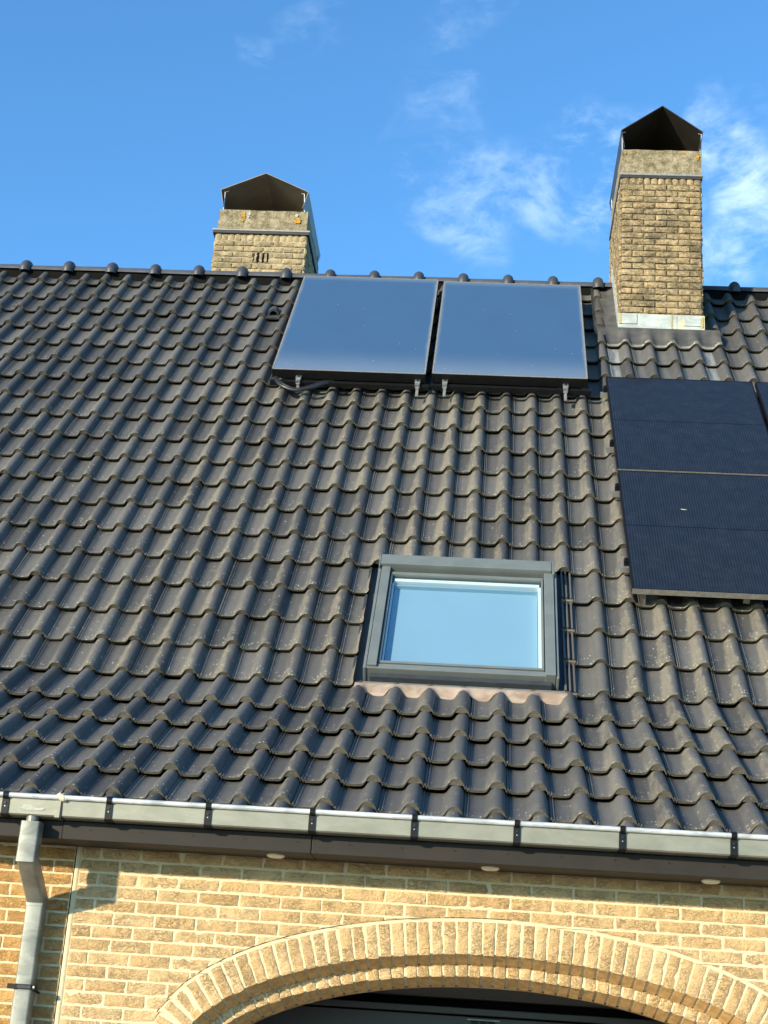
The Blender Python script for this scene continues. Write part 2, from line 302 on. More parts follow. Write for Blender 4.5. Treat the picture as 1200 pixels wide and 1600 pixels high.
# ------------------------------------------------------------------ mesh builder
class MB:
    def __init__(s): s.v = []; s.f = []; s.m = []; s.sm = []; s.uv = []; s.uv2 = []; s.c = []; s.ms = []
    def mi(s, name):
        if name not in s.ms: s.ms.append(name)
        return s.ms.index(name)
    def add(s, vs, fs, m, smooth=False, uv=None, uv2=None, col=(0.5, 0.5, 0.5, 0)):
        o = len(s.v); s.v += [tuple(p) for p in vs]; k = s.mi(m)
        s.uv += uv or [(0, 0)] * len(vs); s.uv2 += uv2 or [(0, 0)] * len(vs); s.c += [col] * len(vs)
        for f in fs: s.f.append(tuple(i + o for i in f)); s.m.append(k); s.sm.append(smooth)
    def hexa(s, P, m, **k):      # eight corners: bottom 0-3 counter-clockwise, top 4-7
        s.add(P, [(0, 3, 2, 1), (4, 5, 6, 7), (0, 1, 5, 4), (1, 2, 6, 5), (2, 3, 7, 6), (3, 0, 4, 7)], m, **k)
    def box(s, x0, x1, y0, y1, z0, z1, m, T=None, **k):
        P = [(x0, y0, z0), (x1, y0, z0), (x1, y1, z0), (x0, y1, z0), (x0, y0, z1), (x1, y0, z1), (x1, y1, z1), (x0, y1, z1)]
        if T: P = [T(*p) for p in P]
        s.hexa(P, m, **k)
    def grid(s, rows, m, smooth=True, **k):
        nr, nc = len(rows), len(rows[0]); vs = [p for r in rows for p in r]
        fs = [(i * nc + j, i * nc + j + 1, (i + 1) * nc + j + 1, (i + 1) * nc + j) for i in range(nr - 1) for j in range(nc - 1)]
        s.add(vs, fs, m, smooth=smooth, **k)
    def tube(s, pts, r, m, n=10, cap=True):
        pts = [Vector(p) for p in pts]; rows = []; prev = None
        for i, p in enumerate(pts):
            d = (pts[min(i + 1, len(pts) - 1)] - pts[max(i - 1, 0)]).normalized()
            a = d.cross(Vector((0, 0, 1))) if prev is None else prev - d * prev.dot(d)
            if a.length < 1e-4: a = d.cross(Vector((1, 0, 0)))
            a.normalize(); prev = a; b = d.cross(a); rr = r[i] if isinstance(r, (list, tuple)) else r
            rows.append([tuple(p + (a * cos(2 * pi * j / n) + b * sin(2 * pi * j / n)) * rr) for j in range(n + 1)])
        s.grid(rows, m)
        if cap:
            for rw in (rows[0], rows[-1]): s.add(rw[:-1], [tuple(range(n))], m)
    def prism(s, poly, axis, a, b, m):   # polygon in the two other axes, extruded along axis
        def P(p, t): return {'x': (t, p[0], p[1]), 'y': (p[0], t, p[1]), 'z': (p[0], p[1], t)}[axis]
        n = len(poly); vs = [P(p, a) for p in poly] + [P(p, b) for p in poly]
        s.add(vs, [tuple(range(n)), tuple(range(2 * n - 1, n - 1, -1))] + [(i, (i + 1) % n, n + (i + 1) % n, n + i) for i in range(n)], m)
    def build(s, name, parent=None, bevel=0.0):
        off = Vector((0, 0, ZO)) - (Vector(parent['_base']) if parent is not None else Vector((0, 0, 0)))
        me = bpy.data.meshes.new(name); me.from_pydata([(p[0] + off.x, p[1] + off.y, p[2] + off.z) for p in s.v], [], s.f)
        for n in s.ms: me.materials.append(MT[n])
        me.polygons.foreach_set('material_index', s.m); me.polygons.foreach_set('use_smooth', s.sm)
        li = [0] * len(me.loops); me.loops.foreach_get('vertex_index', li)
        for nm, src in (('tile', s.uv), ('metre', s.uv2)):
            l = me.uv_layers.new(name=nm); fl = []
            for i in li: fl += src[i]
            l.data.foreach_set('uv', fl)
        l = me.uv_layers.new(name='unit'); fl = []
        for i in li: fl += s.uv[i]
        l.data.foreach_set('uv', fl)
        a = me.color_attributes.new('var', 'FLOAT_COLOR', 'POINT'); fl = []
        for c in s.c: fl += c
        a.data.foreach_set('color', fl)
        me.update()
        o = bpy.data.objects.new(name, me); COL.objects.link(o)
        if parent is not None:
            o.parent = parent; o['_base'] = parent['_base']
        else: o['_base'] = (0, 0, 0)
        if bevel:
            b = o.modifiers.new('bevel', 'BEVEL'); b.width = bevel; b.segments = 2; b.limit_method = 'ANGLE'; b.angle_limit = radians(40)
        return o
def thing(name, label, cat, base, group=None):
    o = bpy.data.objects.new(name, None); COL.objects.link(o); o.location = base; o['_base'] = tuple(base)
    o['label'] = label; o['category'] = cat
    if group: o['group'] = group
    return o

# ------------------------------------------------------------------ house frame
A_, B_ = 0.880753609, 0.562459528
cA, sA, cB, sB = cos(A_), sin(A_), cos(B_), sin(B_)
def RP(x, t, h=0.0): return (x, t * cA - h * sA, t * sA + h * cA)     # steep upper slope
def LP(x, t, h=0.0): return (x, t * cB - h * sB, t * sB + h * cB)     # flatter eaves slope
X0, X1 = -4.0, 8.2
YW = -1.38                      # wall face
YR, ZR = 4.02, 4.70             # ridge

house = thing('brick_house', 'yellow brick house with dark pantiled roof, two chimneys and an arched garage opening', 'house', (2.1, YW, 0))

# --- tiles
TT = [-1.95, -1.72, -1.395, -1.05, -0.703, -0.358, 0.025, 0.342, 0.664, 0.994, 1.325, 1.648, 1.98, 2.309, 2.636, 2.966, 3.31, 3.635, 3.985, 4.32, 4.655, 4.99, 5.345, 5.665, 6.01, 6.30]
PROF = [(-0.1585, -0.054), (-0.1565, -0.041), (-0.150, -0.040), (-0.1475, -0.050), (-0.143, -0.051), (-0.1405, -0.046), (-0.137, -0.046), (-0.1345, -0.052), (-0.100, -0.053), (-0.066, -0.051), (-0.055, -0.047), (-0.046, -0.038), (-0.039, -0.026), (-0.032, -0.015), (-0.023, -0.0065), (-0.011, -0.001), (0.002, 0.0), (0.014, -0.0035), (0.024, -0.011), (0.031, -0.020), (0.0365, -0.033), (0.0385, -0.043), (0.045, -0.044), (0.0455, -0.058)]
def tile_h(x):     # height of the tile surface at world x (ignoring the tilt)
    l = (x + 0.156) % 0.2 - 0.156
    for (a, ha), (b, hb) in zip(PROF, PROF[1:]):
        if a <= l <= b: return ha + (hb - ha) * (l - a) / (b - a)
    return PROF[0][1]
roof = MB()
def put_tile(col, row, P, xmin=-99, xmax=99, dirt=0.5, lich=0.2, wash=0.0, clean=None):
    t0 = TT[row]; ex = TT[row + 1] - t0 if row not in (5,) else 0.37
    L = ex + 0.045
    if row == 5: L = 0.43
    if row == 24: L = 0.24
    xc = 0.2 * col + random.gauss(0, 0.0016); t0 += random.gauss(0, 0.0045); dz = random.gauss(0, 0.0016); rot = random.gauss(0, 0.006); tw = random.gauss(0, 0.006)
    if random.random() < 0.02: t0 -= 0.012; dz += 0.003
    th = 0.013; tilt = 0.014 if row == 5 else 0.033; rows = []; uvs = []; uv2 = []
    cs = (random.random(), dirt, lich, wash) if clean is None else (clean, dirt, lich, wash)
    vs = (0, 0.012, 0.06, 0.14, 0.45, 0.75, 1.0)
    for v in vs:
        r = []
        for (px, ph) in PROF:
            x = xc + px + rot * v * L; 
            x = min(max(x, xmin), xmax)
            tail = -0.0025 if v == 0 else 0
            hh = ph - tilt * v * L / 0.33 + dz + tail + tw * (px + 0.05) - (0.004 if v > 0.9 else 0)
            tt = t0 + v * L + (0.0015 * sin(px * 60) if v == 0 else 0)
            r.append(P(x, tt, hh)); uvs.append(((px + 0.1585) / 0.204, v)); uv2.append((x + col * 3.1, tt + row * 1.7))
        rows.append(r)
    roof.grid(rows, 'tile', smooth=True, uv=uvs, uv2=uv2, col=cs)
    # tail face: under the roll the nose is nearly closed
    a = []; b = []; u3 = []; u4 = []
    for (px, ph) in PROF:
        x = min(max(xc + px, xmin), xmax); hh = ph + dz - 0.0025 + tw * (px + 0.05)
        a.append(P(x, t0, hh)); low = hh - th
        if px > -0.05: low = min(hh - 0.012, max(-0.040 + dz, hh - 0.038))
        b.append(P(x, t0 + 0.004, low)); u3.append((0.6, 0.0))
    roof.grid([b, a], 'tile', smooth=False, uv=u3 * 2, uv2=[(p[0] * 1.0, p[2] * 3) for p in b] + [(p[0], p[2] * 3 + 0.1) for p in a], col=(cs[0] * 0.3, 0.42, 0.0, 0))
random.seed(3)
for row in range(0, 25):
    P = RP if row >= 6 else LP
    for col in range(-19, 41):
        xa, xb = 0.2 * col - 0.158, 0.2 * col + 0.045
        kw = {}
        t0 = TT[row]
        # skylight opening
        if 6 <= row <= 9:
            if 11 <= col <= 15: continue
            if col == 10: kw['xmax'] = 1.958
            if col == 16: continue
        # chimney
        if t0 > 5.05 and 3.76 < 0.2 * col - 0.06 < 4.47: continue
        # dirt distribution seen on the real roof
        d = 0.30
        if row <= 5: d = 0.5 if col > 8 else 0.25
        elif row <= 17: d = 0.62 + 0.12 * sin(col * 0.7) if 3 <= col <= 19 else (0.42 if col < 3 else 0.7)
        if col < 3: d -= 0.02 * max(0, -col) 
        if row >= 18: d = 0.05 + (0.12 if row == 18 else 0)
        if row >= 20 and col > 16: d = 0.15
        d += random.gauss(0, 0.10)
        l = 0.30 if row <= 16 else 0.06
        if col >= 17 and 2 <= row <= 9: l = 0.52
        if col <= 8 and row <= 4: l = 0.45
        if row <= 12 and col <= 12: l = max(l, 0.40)
        l += random.gauss(0, 0.08)
        if col == 17 and 6 <= row <= 9: d, l = 0.0, 0.08; kw['clean'] = 0.8
        if row in (1, 2, 3, 4, 5) and 10 <= col <= 15: l = 0.22
        if row in (19, 20) and col in (19, 23): kw['wash'] = 0.45 if col == 19 else 0.42
        if row in (19, 20) and col in (20, 21, 22): kw['wash'] = 0.10
        if row in (1, 2, 3, 4, 5) and 11 <= col <= 16: kw['clean'] = 0.45 + 0.3 * random.random(); d = 0.34 + random.gauss(0, 0.06); l *= 0.6
        put_tile(col, row, P, dirt=max(0, min(1, d)), lich=max(0, min(1, l)), **kw)
# under-sheet so nothing shows through, and the far slope
roof.grid([[RP(X0, -0.02, -0.13), RP(X1, -0.02, -0.13)], [(X0, YR, ZR - 0.03), (X1, YR, ZR - 0.03)]], 'dark', smooth=False)
roof.grid([[LP(X0, -1.9, -0.11), LP(X1, -1.9, -0.11)], [LP(X0, 0.04, -0.11), LP(X1, 0.04, -0.11)]], 'dark', smooth=False)
rows = []; u2 = []
xs = [X0 + i * 0.04 for i in range(int((X1 - X0) / 0.04) + 1)]
for k in range(20):
    for e in (0.0, 0.325):
        t = k * 0.33 + e
        r = []
        for x in xs:
            h = tile_h(x) - 0.026 * e / 0.33
            r.append((x, YR + (YR - RP(0, 6.24 - t, h)[1]) - 0.02, RP(0, 6.24 - t, h)[2] - 0.05)); u2.append((x, t))
        rows.append(r)
roof.grid(rows, 'tile', uv=[(0.3, 0.5)] * len(u2), uv2=u2, col=(0.5, 0.3, 0.1, 0))
roof_o = roof.build('roof', house); roof_o['label'] = 'dark grey weathered pantile roof, steep above and flatter at the eaves'

# --- extra exposed interlock ribs beside the skylight
rib = MB()
for row in range(6, 10):
    t0, t1 = TT[row], TT[row] + 0.36
    for k, (xa, wd, h0) in enumerate(((3.176, 0.012, -0.016), (3.202, 0.011, -0.020), (3.230, 0.011, -0.026))):
        rib.box(xa, xa + wd, t0 + 0.012, t1, h0 - 0.012 - 0.02, h0, 'tile', T=lambda x, t, h, t0=t0: RP(x, t, h - 0.024 * (t - t0) / 0.33), uv=[(0.3, 0.5)] * 8, uv2=[(xa * 9, t0)] * 8, col=(0.7, 0.55, 0.1, 0))
    rib.box(3.172, 3.25, t0 - 0.002, t0 + 0.014, -0.075, -0.040, 'tile', T=RP, uv=[(0.6, 0.0)] * 8, uv2=[(3, t0)] * 8, col=(0.3, 0.9, 0.1, 0))
    rib.box(3.172, 3.25, t0 + 0.012, t1, -0.09, -0.056, 'tile', T=lambda x, t, h, t0=t0: RP(x, t, h - 0.024 * (t - t0) / 0.33), uv=[(0.3, 0.5)] * 8, uv2=[(3, t0)] * 8, col=(0.7, 0.2, 0.1, 0))
rib.build('tile_rib', roof_o, bevel=0.002)

# --- ridge tiles
PITCH = 0.4165; RX0 = -1.803
ridge_src = None
def ridge_tile():
    m = MB(); n = 14
    def arc(x, r, a0=2, a1=178): return [(x, -r * cos(radians(a0 + (a1 - a0) * i / n)), r * 1.0 * sin(radians(a0 + (a1 - a0) * i / n)) - ZO) for i in range(n + 1)]
    m.grid([arc(0.02, 0.066), arc(0.02, 0.074), arc(0.42, 0.078)], 'ridge')
    m.grid([arc(0.42, 0.078), arc(0.42, 0.065)], 'ridge', smooth=False)
    # raised collar with rounded section
    m.grid([arc(a, b, -12, 192) for a, b in ((-0.050, 0.070), (-0.048, 0.088), (-0.038, 0.106), (-0.020, 0.119), (0.0, 0.124), (0.020, 0.119), (0.038, 0.106), (0.048, 0.088), (0.050, 0.070))], 'ridge')
    return m
k = 0; x = RX0 - PITCH * 5
rt = ridge_tile()
while x < X1:
    if not (3.70 < x < 4.2 or 3.3 < x < 3.38):
        if ridge_src is None:
            ridge_src = rt.build('ridge_tile', roof_o); o = ridge_src
        else:
            o = ridge_src.copy(); COL.objects.link(o)
        bx = Vector(house['_base'])
        o.location = (x - bx.x + bx.x * 1, 0, 0)
        o.location = Vector((x, YR, ZR + 0.084 + ZO + random.gauss(0, 0.002))) ; o.rotation_euler = (random.gauss(0, 0.01), random.gauss(0, 0.004), 0)
        o.parent = roof_o; o.matrix_parent_inverse = Matrix.Translation(-bx)
    x += PITCH
# mesh coordinates of the ridge tile are local to its own origin
for vtx in ridge_src.data.vertices: vtx.co = vtx.co + Vector(house['_base'])
m = MB(); m.box(X0, 3.76, YR - 0.055, YR + 0.055, ZR - 0.06, ZR + 0.09, 'dark'); m.box(4.47, X1, YR - 0.055, YR + 0.055, ZR - 0.06, ZR + 0.09, 'dark')  # near-black filler, the shadow under the ridge tiles put into its colour
m.build('ridge_shadow_batten', roof_o)

# --- vent tile hood
m = MB(); cx, ct = 0.700, 5.39
rws = []
for i, (s_, r_) in enumerate(((0.0, 0.050), (0.03, 0.052), (0.07, 0.048), (0.11, 0.036), (0.14, 0.012))):
    rws.append([RP(cx + r_ * cos(pi * j / 12), ct + s_, -0.045 + r_ * 1.25 * sin(pi * j / 12)) for j in range(13)])
m.grid(rws, 'ridge')
m.grid([rws[0], [RP(cx + 0.036 * cos(pi * j / 12), ct - 0.002, -0.045 + 0.044 * sin(pi * j / 12)) for j in range(13)]], 'ridge', smooth=False)
m.grid([[RP(cx + 0.036 * cos(pi * j / 12), ct - 0.002, -0.045 + 0.044 * sin(pi * j / 12)) for j in range(13)], [RP(cx + 0.02 * cos(pi * j / 12), ct + 0.05, -0.045 + 0.02 * sin(pi * j / 12)) for j in range(13)]], 'dark', smooth=False)
m.grid([[RP(cx + 0.02 * cos(pi * j / 12), ct + 0.05, -0.045 + 0.02 * sin(pi * j / 12)) for j in range(13)], [RP(cx, ct + 0.05, -0.045)] * 13], 'dark', smooth=False)
m.box(cx - 0.07, cx + 0.07, ct - 0.05, ct + 0.16, -0.06, -0.046, 'ridge', T=RP)
m.build('roof_vent', roof_o)

# ------------------------------------------------------------------ bricks
def brick(mb, O, U, V, Nn, w, h, material, amp=0.0030, nx=18, nz=6, depth=0.02, proud=0.0060, clip=None, edge=0.0036, jag=0.0016, var=None):
    """rough-faced brick: O corner on the wall plane, U/V in-plane unit vectors, Nn outward normal; clip(u) -> lowest v"""
    O, U, V, Nn = Vector(O), Vector(U), Vector(V), Vector(Nn)
    seed = Vector((random.random() * 50, random.random() * 50, random.random() * 50))
    g = []; col = var or (random.random(), random.random(), random.random(), 0)
    tiltu = random.gauss(0, 0.0012); pr = proud + random.gauss(0, 0.0009)
    j0 = []
    for j in range(nz + 1):
        r = []
        for i in range(nx + 1):
            a, b = i / nx, j / nz
            u, v = a * w, b * h
            if clip:
                lo = clip(u)
                if lo > 0: v = lo + (h - lo) * b if lo < h - 0.004 else h - 0.0005 * (1 - b)
            p = O + U * u + V * v
            q = p * 38 + seed
            n1 = noise.fractal(q, 0.9, 2.2, 3); n2 = noise.noise(p * 14 + seed)
            d = pr + amp * (n1 * 1.1 + n2 * 0.9) + tiltu * (a - 0.5)
            eu = min(a, 1 - a) * w; ev = min(b, 1 - b) * h
            e = min(eu, ev)
            if e < 1e-6:
                du = noise.noise(p * 55 + seed) * jag; dv = noise.noise(p * 60 + seed * 1.3) * jag
                p += U * du + V * dv; d -= edge
            elif (i in (1, nx - 1) or j in (1, nz - 1)):
                d -= edge * 0.25
            r.append(tuple(p + Nn * d))
        g.append(r)
    # squeeze the second ring towards the rim for a crisp arris
    mb.grid(g, material, smooth=True, col=col)
    # skirt back into the joint
    rim = g[0] + [g[j][nx] for j in range(1, nz + 1)] + g[nz][-2::-1] + [g[j][0] for j in range(nz - 1, 0, -1)]
    back = [tuple(Vector(p) - Nn * depth) for p in rim]
    n = len(rim); mb.add(rim + back, [(i, n + i, n + (i + 1) % n, (i + 1) % n) for i in range(n)], material, col=col)

# --- arch curve (front-face extrados is an ellipse; rings are offsets of it)
AX, AZ, AA, AB = 2.81, -2.045, 1.525, 0.622
def ext_z(x):
    d = (x - AX) / AA
    return AZ + AB * sqrt(1 - d * d) if abs(d) < 1 else -9
def acurve(off, n=240):
    pts = []
    for i in range(n + 1):
        a = pi - pi * i / n
        x, z = AX + AA * cos(a), AZ + AB * sin(a)
        nx_, nz_ = cos(a) / AA, sin(a) / AB; l = sqrt(nx_ * nx_ + nz_ * nz_); nx_ /= l; nz_ /= l
        pts.append((x - nx_ * off, z - nz_ * off, nx_, nz_))
    return pts
ZG = -ZO
# --- main wall: mortar sheet with the arch opening, then each brick proud of it
wall = MB()
seam_x = 0.848
ZT = -1.14
xs = [X0, seam_x + 0.0] 
wall.grid([[(X0, YW, ZG), (seam_x - 0.004, YW, ZG)], [(X0, YW, ZT), (seam_x - 0.004, YW, ZT)]], 'mortar', smooth=False)
wall.grid([[(seam_x - 0.006, YW + 0.006, ZG), (seam_x + 0.001, YW + 0.006, ZG)], [(seam_x - 0.006, YW + 0.006, ZT), (seam_x + 0.001, YW + 0.006, ZT)]], 'dark', smooth=False)
cxs = [seam_x + 0.001, 0.95, 1.1, AX - AA] + [AX - AA * cos(pi * i / 60) for i in range(1, 60)] + [AX + AA, 4.6, X1]
lo = [ZG if x <= AX - AA + 1e-6 or x >= AX + AA - 1e-6 else ext_z(x) - 0.02 for x in cxs]
wall.grid([[(x, YW - 0.001, z) for x, z in zip(cxs, lo)], [(x, YW - 0.001, ZT) for x in cxs]], 'mortar', smooth=False)
# raised pointing strip along the movement joint
st = []
for z_ in [ZG, -2.6] + [-2.4 + 0.02 * i for i in range(64)]:
    wv = 0.0016 * noise.noise(Vector((3, 7, z_ * 30)))
    st.append([(seam_x + 0.001 + wv, YW - 0.0005, z_), (seam_x + 0.004 + wv, YW - 0.0060, z_), (seam_x + 0.019 + wv, YW - 0.0055, z_), (seam_x + 0.024, YW - 0.001, z_)])
wall.grid(st, 'mortar')
CH = 0.0588; ML = 0.191; BW, BH = 0.1795, 0.0485
U, V, NF = (1, 0, 0), (0, 0, 1), (0, -1, 0)
random.seed(11)
for k in range(-2, 42):
    zc = -1.2781 - CH * k; z0 = zc - BH / 2
    if z0 < ZG: break
    # right-hand brickwork
    x = seam_x + 0.026; first = True
    while x < X1 - 0.02:
        w_ = BW if not (first and k % 2) else BW / 2 - 0.006
        near = x < 4.7 and z0 > -2.5
        top_e = max(ext_z(x), ext_z(x + w_), ext_z(x + w_ / 2)) + 0.016
        def clip(u, x=x, z0=z0): 
            e = ext_z(x + u) + 0.014 + 0.003 * noise.noise(Vector(((x + u) * 30, z0 * 50, 0))) - z0
            return e
        if abs(x + w_ / 2 - AX) < AA + 0.15 and z0 + BH < min(ext_z(x), ext_z(x + w_)) + 0.008 and ext_z(x) > -8 and ext_z(x + w_) > -8: pass
        elif top_e > z0 or (AX - AA < x + w_ and x < AX + AA and z0 < AZ):
            inside0, inside1 = ext_z(x), ext_z(x + w_)
            if z0 < AZ:
                # beside the opening: cut the brick at the jamb
                xl, xr = AX - AA - 0.014, AX + AA + 0.014
                if x < xl < x + w_: brick(wall, (x, YW, z0), U, V, NF, xl - x, BH, 'brick', nx=8)
                elif x < xr < x + w_: brick(wall, (xr, YW, z0), U, V, NF, x + w_ - xr, BH, 'brick', nx=8)
                elif x + w_ <= xl or x >= xr: brick(wall, (x, YW, z0), U, V, NF, w_, BH, 'brick')
            else: brick(wall, (x, YW, z0), U, V, NF, w_, BH, 'brick', nx=18, clip=clip)
        else:
            if near: brick(wall, (x, YW, z0), U, V, NF, w_, BH, 'brick')
            else: brick(wall, (x, YW, z0), U, V, NF, w_, BH, 'brick', nx=3, nz=2, amp=0.001)
        x += w_ + (ML - BW) + random.gauss(0, 0.0012); first = False
    # left-hand brickwork, laid up to the joint
    x = seam_x - 0.008; first = True; zl = z0 - 0.012
    while x > X0 + 0.02:
        w_ = BW if not (first and k % 2 == 0) else BW / 2 - 0.004
        near = x > -0.3 and z0 > -2.5
        brick(wall, (x - w_, YW, zl), U, V, NF, w_, BH, 'brick_left', nx=14 if near else 3, nz=5 if near else 2)
        x -= w_ + (ML - BW); first = False
# gable ends and the rear wall
gp = [(YW, ZG), (YW, ZT), (-1.25, -1.0)] + [RP(0, 0, -0.12)[1:], (YR, ZR - 0.06), (2 * YR - YW - 0.3, -1.4), (2 * YR - YW - 0.3, ZG)]
for xx in (X0 + 0.15, X1 - 0.15):
    wall.add([(xx, p[0], p[1]) for p in gp], [tuple(range(len(gp)))], 'plainwall')
wall.grid([[(X0 + .15, gp[-1][0], ZG), (X1 - .15, gp[-1][0], ZG)], [(X0 + .15, gp[-1][0], -1.4), (X1 - .15, gp[-1][0], -1.4)]], 'plainwall', smooth=False)
wall.build('wall', house)

# --- garage arch: two rings of upright bricks
arch = MB()
def ring(off0, off1, yface, under_depth, under_drop, mortar_y, rnd):
    random.seed(rnd)
    cu = acurve(0.0, 900); L = [0]
    mid = (off0 + off1) / 2; cm = acurve(mid, 900)
    for a, b in zip(cm, cm[1:]): L.append(L[-1] + sqrt((a[0] - b[0]) ** 2 + (a[1] - b[1]) ** 2))
    n = int(round(L[-1] / 0.0585)); step = L[-1] / n
    def at(s_):
        import bisect
        i = min(max(bisect.bisect_left(L, s_), 0), 900)
        return cu[i]
    for i in range(n):
        c = at((i + 0.5) * step); nx_, nz_ = c[2], c[3]; tx, tz = nz_, -nx_
        px, pz = c[0], c[1]
        jw = random.gauss(0, 0.0016)
        def half(off):   # brick narrower towards the inside
            a1 = at(i * step); b1 = at((i + 1) * step)
            d = sqrt(((a1[0] - a1[2] * off) - (b1[0] - b1[2] * off)) ** 2 + ((a1[1] - a1[3] * off) - (b1[1] - b1[3] * off)) ** 2)
            return min(0.0475, max(d - 0.010, 0.02)) / 2
        h1 = half(off1) + jw * 0.3; lift = random.gauss(0, 0.0012)
        ob = Vector((px - nx_ * (off1 + lift) - tx * h1, yface, pz - nz_ * (off1 + lift) - tz * h1))
        rn = (random.random(), random.random(), random.random(), 0)
        brick(arch, ob, (tx, 0, tz), (nx_, 0, nz_), NF, 2 * h1, (off1 + lift) - off0, 'brick', nx=6, nz=16, proud=0.0055, depth=0.012, var=rn)
        # sawn, splayed underside of the brick, bounce light in its colour
        q = Vector((px - nx_ * (off1 + lift), yface, pz - nz_ * (off1 + lift))); T_ = Vector((tx, 0, tz)); I_ = Vector((-nx_, 0, -nz_)); Yv = Vector((0, 1, 0))
        e = 0.0035; f0 = -0.001
        pts = []
        for (s_, yy, dd) in ((-1, f0, -0.002), (1, f0, -0.002), (1, under_depth, under_drop), (-1, under_depth, under_drop)):
            pts.append(q + T_ * (h1 - 0.0015) * s_ + Yv * yy + I_ * dd)
        up = [p - I_ * 0.03 for p in pts]
        arch.hexa([tuple(p) for p in (pts[0], pts[1], pts[2], pts[3], up[0], up[1], up[2], up[3])], 'brick_sawn_lit', col=rn)
    # mortar body behind and between
    a0, a1, a2 = acurve(off0 - 0.014, 200), acurve(off1 - 0.0055, 200), acurve(off1 + under_drop - 0.0065, 200)
    arch.grid([[(p[0], mortar_y, p[1]) for p in a0], [(p[0], mortar_y, p[1]) for p in a1], [(p[0], yface + under_depth + 0.001, p[1]) for p in a2], [(p[0], yface + under_depth + 0.001, p[1]) for p in acurve(off0, 200)]], 'mortar', smooth=False)
    jz = ZG
    for sx in (-1, 1):
        xs_ = [AX + sx * (AA - o) for o in (off0 - 0.012, off1)]
        arch.box(min(xs_), max(xs_), mortar_y, yface + 0.12, jz, AZ, 'plainwall')
ring(0.002, 0.146, YW - 0.002, 0.085, 0.040, YW - 0.002, 5)
ring(0.150, 0.236, YW + 0.092, 0.100, 0.040, YW + 0.094, 6)
# crack where the ring meets the wall on the left haunch
ca, cb = acurve(-0.0135, 200)[14:104], acurve(-0.0165, 200)[14:104]
arch.grid([[(p[0], YW - 0.0016 - 0.001, p[1]) for p in ca], [(p[0], YW - 0.0027, p[1]) for p in cb]], 'dark', smooth=False)
# soffit behind the inner ring
a3, = (acurve(0.272, 200),)
arch.grid([[(p[0], YW + 0.19, p[1]) for p in a3], [(p[0], YW + 0.34, p[1]) for p in a3]], 'plainwall', smooth=True)
arch.build('garage_arch', house)['label'] = 'double ring arch of upright yellow bricks over the garage'

# --- garage door and the dark recess
gd = MB()
gx0, gx1 = AX - 1.6, AX + 1.6
gd.box(gx0, gx1, -0.62, -0.58, ZG, -1.815, 'door')
for z_ in (-2.3, -2.8, -3.3): gd.box(gx0, gx1, -0.628, -0.62, z_, z_ + 0.012, 'dark')
gd.box(gx0, gx1, -0.578, -0.57, ZG, -1.5, 'dark')
gdo = gd.build('garage_door', house)
m = MB(); m.box(gx0, gx1, -0.70, -0.60, -1.806, -1.775, 'door'); m.build('door_rail', gdo, bevel=0.004)
m = MB(); rws = []
for i in range(9):
    a = radians(-90 + 22.5 * i * 0.5); rws.append([(gx0, -0.80 - 0.05 * sin(pi * i / 8), -1.60 - 0.13 * i / 8), (gx1, -0.80 - 0.05 * sin(pi * i / 8), -1.60 - 0.13 * i / 8)])
m.grid(rws, 'door'); m.box(gx0, gx1, -0.80, -0.60, -1.735, -1.59, 'door'); m.build('roller_cover', gdo)
m = MB()
for dx in (-0.045, 0.0, 0.04): m.box(2.78 + dx - 0.016, 2.78 + dx + 0.016, -0.635, -0.62, -1.845, -1.826, 'black')
m.box(2.70, 2.86, -0.637, -0.62, -1.829, -1.823, 'alu'); m.build('hinge', gdo)
m = MB(); m.box(gx0 - 0.1, gx1 + 0.1, YW + 0.34, 3, -1.585, -1.45, 'dark'); m.box(gx0 - 0.2, gx0, YW + 0.34, 3, ZG, -1.5, 'dark'); m.box(gx1, gx1 + 0.2, YW + 0.34, 3, ZG, -1.5, 'dark'); m.build('garage_interior', house)
m = MB()       # lintel wall over the opening, behind the arch rings
pts_ = [(p[0], p[1]) for p in acurve(0.272, 60)]
m.grid([[(p[0], YW + 0.33, p[1]) for p in pts_], [(p[0], YW + 0.33, -1.1) for p in pts_]], 'dark', smooth=False); m.build('lintel', house)

# --- fascia, soffit, spotlights
m = MB(); ZS = -1.199
m.box(X0, 0.842, -1.650, -1.572, ZS, -1.1175, 'fascia'); m.box(0.845, 1.9745, -1.660, -1.58, ZS, -1.1175, 'fascia'); m.box(1.9775, 5.0, -1.660, -1.58, ZS, -1.1175, 'fascia'); m.box(5.003, X1, -1.660, -1.58, ZS, -1.1175, 'fascia')
fa = m.build('fascia', house, bevel=0.003)
m = MB(); m.tube([(0, -1.6605, -1.150), (0, -1.663, -1.150)], 0.0035, 'black', 6); src = m.build('screw', fa); src.location.x = 0.97
x = 0.97 + 0.235
while x < 5.2:
    o = src.copy(); COL.objects.link(o); o.parent = fa; o.location.x = x; x += 0.235
m = MB(); m.box(X0, 0.842, -1.572, YW - 0.012, ZS + 0.003, ZS + 0.02, 'soff'); m.box(0.845, 1.9745, -1.58, YW - 0.012, ZS + 0.002, ZS + 0.02, 'soff'); m.box(1.9775, X1, -1.58, YW - 0.012, ZS + 0.002, ZS + 0.02, 'soff')
so = m.build('soffit', house)
for x in (-0.17, 0.81 - 5, 1.805, 2.775, 3.753, 4.75):
    if x < -1: continue
    m = MB(); n = 28
    prof = [(0.041, 0.0), (0.042, -0.004), (0.038, -0.009), (0.031, -0.013), (0.020, -0.009)]
    rws = [[(x + r * cos(2 * pi * j / n), -1.545 + r * sin(2 * pi * j / n), ZS + z) for j in range(n + 1)] for r, z in prof]
    m.grid(rws, 'cream'); m.grid([rws[-1], [(x, -1.545, ZS - 0.006)] * (n + 1)], 'steel')
    m.build('spotlight', so)

